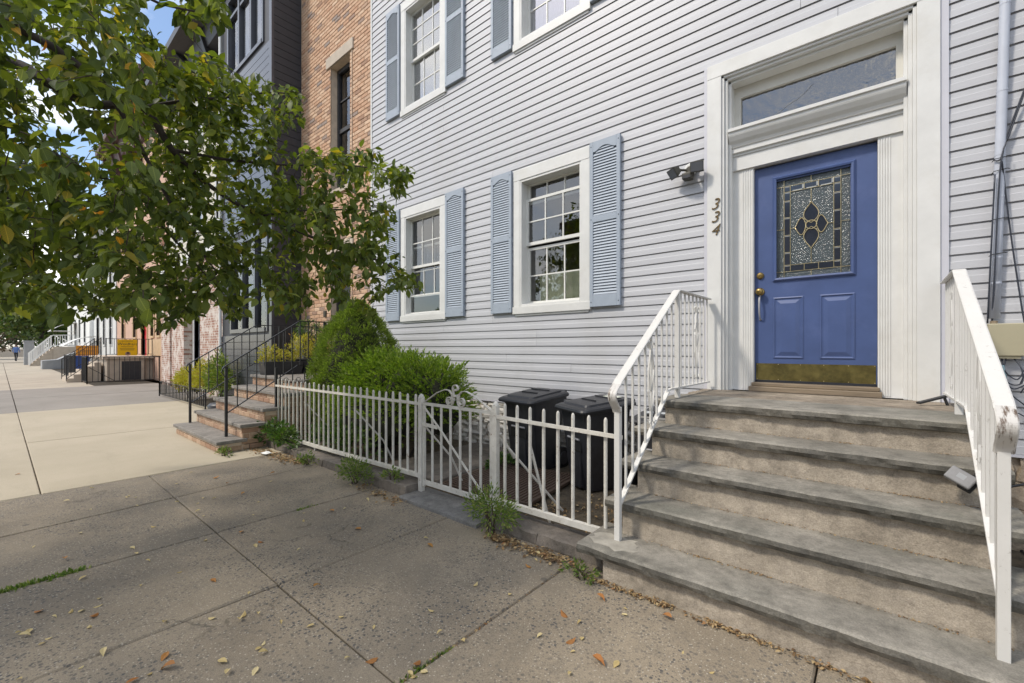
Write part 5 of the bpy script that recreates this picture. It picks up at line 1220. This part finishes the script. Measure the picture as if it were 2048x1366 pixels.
for k in range(9): x = -5.5 + k * .2; m.tube([(-4.75 + (x + 4.7) * .5, -1.05, 0), (x, -1.05 + .1 * math.sin(k), .5)], .015, 6)
mk('stems', m, BARK, ju)
# ---- small plants
def plant(name, label, cat, c, rad, mat, per, nC, size, seed, group=None, droop=0., TV=SV, TF=SF, elong=1., stems=True, spread=None):
    g_ = np.random.default_rng(seed); t = thing(name, label, cat, (c[0], c[1], max(0, c[2] - rad[2])), group)
    u = unit(nC, g_); u[:, 2] = np.abs(u[:, 2]) * 1.0 - .35 * g_.random(nC); rr = g_.random((nC, 1)) ** .4
    Cc = np.array(c) + u * np.array(rad) * rr; Cc[:, 2] = np.maximum(Cc[:, 2], BASE[t.name][2] + .01)
    tufts(Cc, u, per, spread or min(rad) * .3, size, mat, 'foliage', t, g_, elong, droop, TV, TF)['kind'] = 'stuff'
    if stems:
        m = MB()
        for k in range(8): q = Cc[k % nC]; m.tube([(c[0] + .03 * math.cos(k), c[1] + .03 * math.sin(k), BASE[t.name][2]), tuple((q + np.array(c)) / 2), tuple(q)], .005, 5, .002)
        mk('stems', m, TWIG, t)
    return t
plant('weed_clump', 'bright green weed clump growing at the foot of the fence by the gate post', 'weed', (-2.16, -2.02, .14), (.24, .11, .20), WEED, 12, 110, .032, 31, elong=.8, spread=.05)
plant('weed_clump', 'low dark green weed spilling over the kerb under the picket fence', 'weed', (-4.02, -2.03, .10), (.26, .11, .15), WEED, 12, 110, .030, 32, elong=.8, spread=.05)
plant('weed_clump', 'small straggly weed on the sidewalk at the kerb end near the ivy', 'weed', (-5.1, -2.02, .05), (.22, .10, .08), WEED, 12, 24, .035, 33)
plant('weed_clump', 'tiny green weed at the left foot of the stone stoop', 'weed', (-1.34, -2.12, .03), (.13, .07, .06), WEED, 10, 20, .028, 34)
plant('weed_clump', 'small weed at the corner of the brick stoop', 'weed', (-6.30, -2.50, .03), (.20, .06, .07), WEED, 10, 20, .035, 35)
plant('weed_clump', 'fresh green weeds under the fence right beside the gate post', 'weed', (-3.55, -1.90, .12), (.16, .08, .08), WEED, 10, 22, .035, 36)
plant('ivy', 'ivy sprawling over the end of the picket fence by the brick stoop', 'ivy', (-6.15, -1.93, .16), (.60, .15, .24), SHRUBG, 8, 120, .050, 37, TV=LV, TF=LF)
plant('groundcover', 'leafy ground cover behind the picket fence', 'plant', (-5.2, -1.58, .16), (.95, .12, .30), SHRUBG, 8, 130, .055, 38, TV=LV, TF=LF)
plant('groundcover', 'green leaves beside the garden path behind the gate', 'plant', (-3.15, -.72, .10), (.14, .26, .10), SHRUBG, 9, 34, .05, 39, TV=LV, TF=LF)
plant('groundcover', 'straggly green seedlings at the foot of the white stone foundation', 'plant', (-3.35, -.12, .08), (.5, .05, .10), WEED, 8, 26, .04, 40)
plant('yellow_shrub', 'yellow shrub at the far end of the planting bed', 'shrub', (-14.1, -1.05, .42), (.80, .30, .46), SHRUBY, 20, 190, .065, 41, 'shrubs in the planting bed')
plant('yellow_shrub', 'yellow and pink shrub in the middle of the planting bed', 'shrub', (-12.9, -1.0, .50), (.60, .30, .62), SHRUBY, 20, 170, .065, 42, 'shrubs in the planting bed')
plant('green_shrub', 'yellow-green shrub under the charcoal house window', 'shrub', (-11.9, -.98, .50), (.65, .26, .80), leaf_mat('lime_shrub', [(0, (.09, .16, .03)), (.6, (.20, .26, .05)), (1, (.34, .34, .06))], .3, .5), 16, 170, .075, 43, 'shrubs in the planting bed')
lf_ = thing('bed_fence', 'low black iron edging round the planting bed', 'fence', (-13.5, -1.35, 0)); rail_run(lf_, [(-15.65, -.5, 0), (-15.65, -1.38, 0), (-11.4, -1.38, 0)], .42, [6, 30], .06, BLACKMET, True, .008, .014)
# ---- pots on the brick stoop
pt = thing('window_box_planter', 'black trough of yellow flowers on the brick stoop landing', 'planter', (-8.2, -1.05, .89)); mk('trough', MB().xprism([(-1.36, .89), (-1.40, 1.12), (-.72, 1.12), (-.76, .89)][::-1], -8.33, -8.05), DARKPL, pt, bevel=.01)
g_ = np.random.default_rng(51); Cc = np.stack([g_.uniform(-8.36, -8.02, 90), g_.uniform(-1.42, -.68, 90), 1.14 + .26 * g_.random(90) ** 1.5], 1); tufts(Cc, np.tile((0, 0, 1.), (90, 1)), 14, .05, .05, SHRUBY, 'flowers', pt, g_, .6)['kind'] = 'stuff'
pt = thing('flower_pot', 'round black pot with taller yellow flowers beside the trough', 'planter', (-8.2, -.58, .89)); mk('pot', MB().lathe((-8.2, -.58, .89), [(.15, 0), (.22, .24), (.24, .26), (.22, .27)], 18), DARKPL, pt)
Cc = np.stack([-8.2 + .22 * g_.normal(size=90), -.58 + .16 * g_.normal(size=90), 1.18 + .40 * g_.random(90)], 1); tufts(Cc, np.tile((0, 0, 1.), (90, 1)), 14, .06, .055, SHRUBY, 'flowers', pt, g_, .8)['kind'] = 'stuff'
pt = thing('tall_planter', 'tall dark square planter with a clipped green bush by the brick wall', 'planter', (-8.75, -.30, .89)); m = MB(); m.xprism([(-.48, .89), (-.52, 1.52), (-.10, 1.52), (-.14, .89)][::-1], -8.98, -8.56); mk('pot', m, CHARF, pt, bevel=.01)
Cc = unit(140, g_) * np.array((.24, .22, .22)) + np.array((-8.77, -.31, 1.68)); tufts(Cc, unit(140, g_), 18, .05, .045, SHRUBG, 'foliage', pt, g_, .8)['kind'] = 'stuff'
pt = thing('flower_pot', 'black bowl on a lower step of the brick stoop', 'planter', (-9.0, -1.9, .0)); mk('pot', MB().lathe((-9.0, -1.75, .0), [(.14, 0), (.21, .24), (.22, .34), (.18, .38)], 18), DARKPL, pt, smooth=True)

# ---- the street tree whose boughs hang into the picture
tree = thing('street_tree', 'cherry street tree whose leafy boughs hang over the sidewalk', 'tree', (-4.9, -6.55, 0))
FK = (-4.75, -6.45, 2.25)
m = MB(); m.tube(smooth_path([(-4.9, -6.55, -.1), (-4.88, -6.55, .4), (-4.85, -6.5, 1.2), (-4.78, -6.47, 1.9), FK]), .17, 12, .12); mk('trunk', m, BARK, tree, smooth=True)
px = lambda x, y, d: tuple(atD(x, y, d))
limbs = [
    ([FK, (-4.6, -5.6, 2.7), px(-40, 118, 2.7), px(90, 163, 2.75), px(180, 208, 2.85), px(285, 215, 2.95), px(345, 300, 3.1), px(420, 372, 3.35), px(520, 432, 3.6), px(640, 480, 3.75), px(740, 515, 3.85), px(815, 548, 3.9)], .040, .006),
    ([FK, (-4.4, -5.5, 2.9), px(-40, 40, 2.3), px(60, 70, 2.4), px(150, 125, 2.5), px(230, 205, 2.7), px(300, 330, 2.9), px(360, 440, 3.0), px(430, 540, 3.1)], .034, .005),
    ([FK, (-4.5, -5.5, 2.5), px(-40, 240, 2.6), px(60, 285, 2.65), px(150, 330, 2.7), px(250, 380, 2.9), px(340, 470, 3.1), px(420, 560, 3.3)], .026, .004),
    ([FK, (-4.9, -5.6, 2.4), px(-40, 385, 3.4), px(60, 420, 3.5), px(160, 470, 3.7), px(250, 540, 3.9), px(330, 600, 4.1)], .024, .004),
    ([px(285, 215, 2.95), px(380, 200, 3.2), px(450, 195, 3.4), px(540, 185, 3.6), px(600, 190, 3.7)], .014, .004),
    ([px(345, 300, 3.1), px(460, 320, 3.4), px(580, 330, 3.7), px(690, 330, 3.9), px(800, 345, 4.1)], .014, .004),
    ([px(520, 432, 3.6), px(620, 420, 3.8), px(720, 420, 4.0), px(790, 425, 4.1)], .010, .003),
    ([FK, (-4.2, -5.6, 2.9), (-3.9, -5.0, 3.25), px(200, -30, 2.3), px(330, 10, 2.5), px(430, 30, 2.7)], .018, .004),
    ([FK, (-4.9, -6.3, 3.4), (-5.1, -6.2, 4.6), (-5.0, -6.3, 5.8)], .06, .015), ([FK, (-5.3, -6.9, 3.2), (-6.0, -7.3, 4.2)], .045, .01),
    ([FK, (-4.3, -6.9, 3.2), (-3.6, -7.2, 4.2)], .045, .01), ([FK, (-4.2, -6.0, 3.3), (-3.6, -5.6, 4.2), (-3.2, -5.3, 4.8)], .045, .01), ([FK, (-5.3, -5.9, 3.4), (-5.8, -5.4, 4.4)], .04, .01)]
nodes = []; m = MB()
for pts, r0, r1 in limbs:
    sp_ = smooth_path(pts, 6); m.tube(sp_, r0, 8, r1); nodes += [np.array(p) for p in sp_[6:]]
mk('boughs', m, BARK, tree, smooth=True)
POLY = np.array([(-400, -300), (310, -300), (268, -20), (300, 40), (345, 110), (425, 100), (480, 150), (560, 160), (625, 195), (612, 240), (560, 255), (640, 300), (700, 292), (790, 300), (835, 350), (800, 420), (775, 450), (830, 545), (850, 585), (780, 575), (750, 625), (700, 612), (640, 600), (590, 632), (520, 600), (470, 640), (420, 602), (375, 655), (330, 655), (270, 640), (205, 632), (120, 636), (40, 628), (-400, 640)], float)
POLY2 = np.array([(325, -300), (470, -300), (480, 20), (430, 60), (390, 75), (350, 40), (330, 0)], float)
def inpoly(x, y, Pg):
    c = np.zeros(len(x), bool); j = len(Pg) - 1
    for i in range(len(Pg)):
        a, b = Pg[i], Pg[j]; cond = (a[1] > y) != (b[1] > y)
        with np.errstate(divide='ignore', invalid='ignore'): c ^= cond & (x < (b[0] - a[0]) * (y - a[1]) / (b[1] - a[1] + 1e-12) + a[0])
        j = i
    return c
g3 = np.random.default_rng(33); att = []
while len(att) < 1350:
    x, y = g3.uniform(-60, 850), g3.uniform(-60, 650)
    if not inpoly(np.array([x]), np.array([y]), POLY)[0]: continue
    pr = 1.
    if y < 330 and x < 260: pr = .50
    if y < 120 and 250 < x: pr = .5
    if y > 330: pr = 1.
    if g3.random() > pr: continue
    lo = 2.0 if x < 300 else 2.6 + (x - 300) / 550 * .8
    hi = 4.6 if y > 250 else 3.9
    d = g3.uniform(lo, hi); att.append(atD(x, y, d))
for k in range(14): att.append(atD(g3.uniform(340, 460), g3.uniform(-30, 50), g3.uniform(2.4, 2.9)))
for k in range(480):
    u = unit(1, g3)[0] * g3.random() ** .33; att.append(np.array((-5.1, -6.95, 4.4)) + u * np.array((2.2, 2.1, 1.7)))
att = np.array(att); ND = np.array(nodes)
dist = np.array([np.min(np.linalg.norm(ND - a, axis=1)) for a in att]); order = np.argsort(dist)
mt = MB(); LP = []; LD = []; NDl = list(ND)
for oi in order:
    a = att[oi]; arr = np.array(NDl); dd = np.linalg.norm(arr - a, axis=1); s = arr[np.argmin(dd)]; ln = dd.min()
    mid = (s + a) / 2 + np.array((0, 0, .10 * ln)) + g3.normal(size=3) * .06 * ln
    pth = [s + (mid - s) * t_ * 2 * .5 * 1 if False else (1 - t_) ** 2 * s + 2 * t_ * (1 - t_) * mid + t_ ** 2 * a for t_ in np.linspace(0, 1, 6)]
    mt.tube([tuple(p) for p in pth], .0024 + .0035 * min(ln, 1), 4, .0012); NDl += pth[2:]
    tw = (a - s) / (ln + 1e-6)
    for k in range(int(g3.integers(9, 14))):
        t_ = g3.uniform(.15, 1.05); p = (1 - t_) ** 2 * s + 2 * t_ * (1 - t_) * mid + t_ ** 2 * a + g3.normal(size=3) * .035
        LP.append(p); LD.append(tw * .45 + g3.normal(size=3) * .55 + np.array((0, 0, -.55)))
mk('twigs', mt, TWIG, tree)['kind'] = 'stuff'
LP = np.array(LP); LD = np.array(LD); u_, v_, dep = proj(LP)
vis = (dep > .1) & (u_ > -20) & (u_ < 2100) & (v_ > -20) & (v_ < 1400)
ok = ~vis | inpoly(u_, v_, POLY) | inpoly(u_, v_, POLY2)
ok &= ~((dep > -.2) & (dep < 1.25) & (u_ > -200) & (u_ < 2200))
LP, LD, u_, v_, dep, vis = LP[ok], LD[ok], u_[ok], v_[ok], dep[ok], vis[ok]
LS = g3.uniform(.048, .098, len(LP)); LS = np.where(vis, LS, LS * 1.45); LU = unit(len(LP), g3) * .7 + np.array((0, 0, 1.))
big = np.argsort(np.where(vis, dep, 1e6))[:300]; mask = np.ones(len(LP), bool); mask[big] = False
V, Fc = scatter(LP[mask], LD[mask], LU[mask], LS[mask]); tri_mesh('foliage', V, Fc, LEAFJ, tree)['kind'] = 'stuff'
lms = []
for mm in (LEAF, LEAFO):
    for cv in (1., 1.8):
        me = bpy.data.meshes.new('leaf'); VV = LV.copy(); VV[:, 2] *= cv; me.from_pydata(VV.tolist(), [], LF.tolist()); me.materials.append(mm); me.polygons.foreach_set('use_smooth', [True] * len(me.polygons)); me.update(); lms.append(me)
FR = frames(LD, LU); tb = np.array(BASE[tree.name])
for q, i in enumerate(big):
    me = lms[(0 if g3.random() > .03 else 2) + (q % 2)]
    o = mesh_obj('leaf', me, tree); M4 = Matrix(FR[i].tolist()).to_4x4(); M4 = Matrix.Translation(Vector((LP[i] - tb).tolist())) @ M4 @ Matrix.Scale(float(LS[i]), 4); o.matrix_basis = M4

# ---- trees at the far end
def far_tree(label, x, y, h, cr, mat, seed, n=1500, cz=.62, sz=.42):
    g_ = np.random.default_rng(seed); t = thing('far_tree', label, 'tree', (x, y, 0), 'trees at the end of the street')
    m = MB(); m.tube([(x, y, -.1), (x + .1, y, h * .3), (x - .1, y + .1, h * .55)], .22, 8, .1)
    for k in range(7): a = k * .9; m.tube([(x, y, h * (.32 + .03 * k)), (x + cr * .5 * math.cos(a), y + cr * .5 * math.sin(a), h * (.5 + .04 * k))], .08, 6, .02)
    mk('trunk', m, BARK, t)
    nl = 26; lc = unit(nl, g_) * np.array((cr * .68, cr * .68, h * .27)) + np.array((x, y, h * cz)); k = n // nl
    P_ = np.concatenate([c + unit(k, g_) * (cr * .42) * g_.random((k, 1)) ** .4 for c in lc]); V, Fc = scatter(P_, unit(len(P_), g_) + np.array((0, 0, -.5)), unit(len(P_), g_), sz * g_.uniform(.6, 1.3, len(P_)), SV * np.array((1.8, 1, 1)), SF); tri_mesh('crown', V, Fc, mat, t)['kind'] = 'stuff'
far_tree('leafy green tree behind the pale awnings', -64, -1.6, 8.0, 3.6, FARLEAF, 61, 5200, .60, .42)
far_tree('bare russet tree at the left edge of the view', -84, -5.2, 8.0, 4.6, FARRED, 62, 4200, .55, .40)
far_tree('large green tree in the park beyond the wall', -113, -1, 13, 7.5, FARLEAF, 63, 6000, .5, .75)
far_tree('second park tree beyond the wall, nearer the road', -118, -12, 14, 8, FARLEAF, 64, 6000, .5, .75)
far_tree('park tree filling the gap behind the white house', -120, 9, 14, 8, FARLEAF, 65, 6000, .5, .75)

# ---- fallen leaves and litter
ODV = LV * np.array((1, 1, 1.6)); ODV[:, 2] += .03
fls = []
for mm in (DRYL, DRYO):
    for cv in (1., 2.2, -1.3):
        me = bpy.data.meshes.new('fallen_leaf'); VV = LV.copy(); VV[:, 2] = VV[:, 2] * cv; VV[:, 2] -= VV[:, 2].min() - .02; me.from_pydata(VV.tolist(), [], LF.tolist()); me.materials.append(mm); me.update(); fls.append(me)
gl = np.random.default_rng(44); cnt = 0
while cnt < 115:
    x, y = gl.uniform(0, 1500), gl.uniform(900, 1366)
    p = atZ(x, y)
    if p[1] > -2.06 or p[0] < -8 : continue
    if x > 1180 and y < 1160 + (x - 1200) * .34: continue
    if p[0] < -5.9 and gl.random() > .25: continue
    org = gl.random() < .22; o = mesh_obj('fallen_leaf', fls[(3 if org else 0) + int(gl.integers(0, 3))], None, (p[0], p[1], .002)); s = gl.uniform(.022, .05) if not org else gl.uniform(.045, .065); o.scale = (s, s, s); o.rotation_euler = (gl.uniform(-.15, .15), gl.uniform(-.15, .15), gl.uniform(0, 6.3)); cnt += 1
    col_ = 'curled orange-brown leaf' if org else 'small dry yellow leaf'
    at_ = ('on the pale new concrete beyond the joint' if p[0] < -5.93 else 'on the slabs beside the picket fence' if p[0] < -3.25 and p[1] > -3.3 else 'on the shaded slabs at the left edge' if p[0] < -2.63 and p[1] < -3.3 else
           'on the slab in front of the gate' if p[0] < -1.475 and p[1] > -3.3 else 'on the nearest slabs at the bottom of the view' if p[1] < -3.3 else 'on the pebbly slab before the bottom step')
    set_props(o, col_ + ' ' + at_, 'leaf', ('orange' if org else 'yellow') + ' leaves ' + at_)
def litter(name, label, pts, n, sx, size, seed, mat=LITTER, z=.006, thick=.012):
    g_ = np.random.default_rng(seed); pts = np.array(pts, float); seg = g_.integers(0, len(pts) - 1, n); cc_ = g_.random(14); t = np.clip(np.where(g_.random(n) < .72, cc_[g_.integers(0, 14, n)] + g_.normal(size=n) * .03, g_.random(n)), 0, 1)[:, None]; P_ = pts[seg] * (1 - t) + pts[seg + 1] * t
    P_ = np.concatenate([P_, np.zeros((n, 1))], 1) if P_.shape[1] == 2 else P_
    P_[:, :2] += g_.normal(size=(n, 2)) * sx; P_[:, 2] += z + g_.random(n) * thick
    d = g_.normal(size=(n, 3)); d[:, 2] *= .15; up = np.array((0, 0, 1.)) + g_.normal(size=(n, 3)) * .3
    V, Fc = scatter(P_, d, up, size * g_.uniform(.4, 1.3, n)); o = tri_mesh(name, V, Fc, mat, None); set_props(o, label, 'leaf litter', None, 'stuff')
litter('leaf_litter', 'drift of dry leaves along the foot of the bottom step', [(-1.28, -2.10), (-.6, -2.085), (.5, -2.085)], 620, .014, .020, 1)
litter('leaf_litter', 'dry leaves gathered along the kerb by the weed clump', [(-2.15, -2.06), (-1.4, -2.03)], 520, .035, .028, 2)
litter('leaf_litter', 'dry leaves gathered at the end of the kerb by the brick stoop', [(-6.45, -2.12), (-5.7, -2.08), (-5.2, -2.03)], 520, .06, .036, 3)
litter('leaf_litter', 'scattered leaves along the kerb left of the gate', [(-3.9, -2.04), (-3.2, -2.08)], 150, .04, .032, 4)
litter('leaf_litter', 'dry leaves on the garden soil around the bins', [(-3.1, -1.55, 0), (-2.2, -1.4, 0), (-1.5, -.8, 0), (-1.4, -1.6, 0)], 620, .14, .032, 5, LITTER, .01)
for k in range(4): litter('leaf_litter', ('bits of leaf in the corner of the lowest tread', 'bits of leaf in the corner of the second tread', 'bits of leaf in the corner of the third tread', 'bits of leaf in the corner of the fourth tread')[k], [(-1.1, RY[k + 1] - .012, TZ[k]), (.40, RY[k + 1] - .012, TZ[k])], 240, .006, .010, 8 + k, LITTER, .002, .004)
litter('leaf_litter', 'crumbs of leaf caught in the near sidewalk joint', [(-1.475, -2.1, -.012), (-1.475, -4.2, -.012)], 200, .008, .016, 15, LITTER, .004, .008)
def grass(name, label, pts, n, sx, h, seed):
    g_ = np.random.default_rng(seed); pts = np.array(pts, float); seg = g_.integers(0, len(pts) - 1, n); t = g_.random((n, 1)); P_ = pts[seg] * (1 - t) + pts[seg + 1] * t
    P_ = np.concatenate([P_ + g_.normal(size=(n, 2)) * sx, np.full((n, 1), -.012)], 1); d = g_.normal(size=(n, 3)) * .6 + np.array((0, 0, .8)); V, Fc = scatter(P_, d, unit(n, g_), h * g_.uniform(.5, 1.4, n), SV, SF)
    set_props(tri_mesh(name, V, Fc, WEED, None), label, 'grass', None, 'stuff')
grass('joint_grass', 'strip of moss and grass in the sidewalk joint at the left', [(-3.715, -4.6), (-3.72, -4.0)], 900, .016, .03, 1)
grass('joint_grass', 'grass sprouting from the near sidewalk joint', [(-1.475, -3.6), (-1.475, -3.02)], 420, .008, .024, 2)
grass('joint_grass', 'tuft of grass in the joint between two grey slabs', [(-3.715, -2.75), (-3.72, -2.55)], 120, .012, .022, 3)

ps = thing('paper_scrap', 'crumpled white paper scrap among the dry leaves by the brick stoop', 'paper', (-5.95, -2.14, 0))
m = MB(); gp_ = random.Random(3); m.add([(-6.02 + .05 * i + gp_.uniform(-.01, .01), -2.18 + .04 * j + gp_.uniform(-.01, .01), .012 + gp_.uniform(0, .022)) for j in range(3) for i in range(4)], [(j * 4 + i, j * 4 + i + 1, j * 4 + i + 5, j * 4 + i + 4) for j in range(2) for i in range(3)]); mk('sheet', m, WHITE, ps)
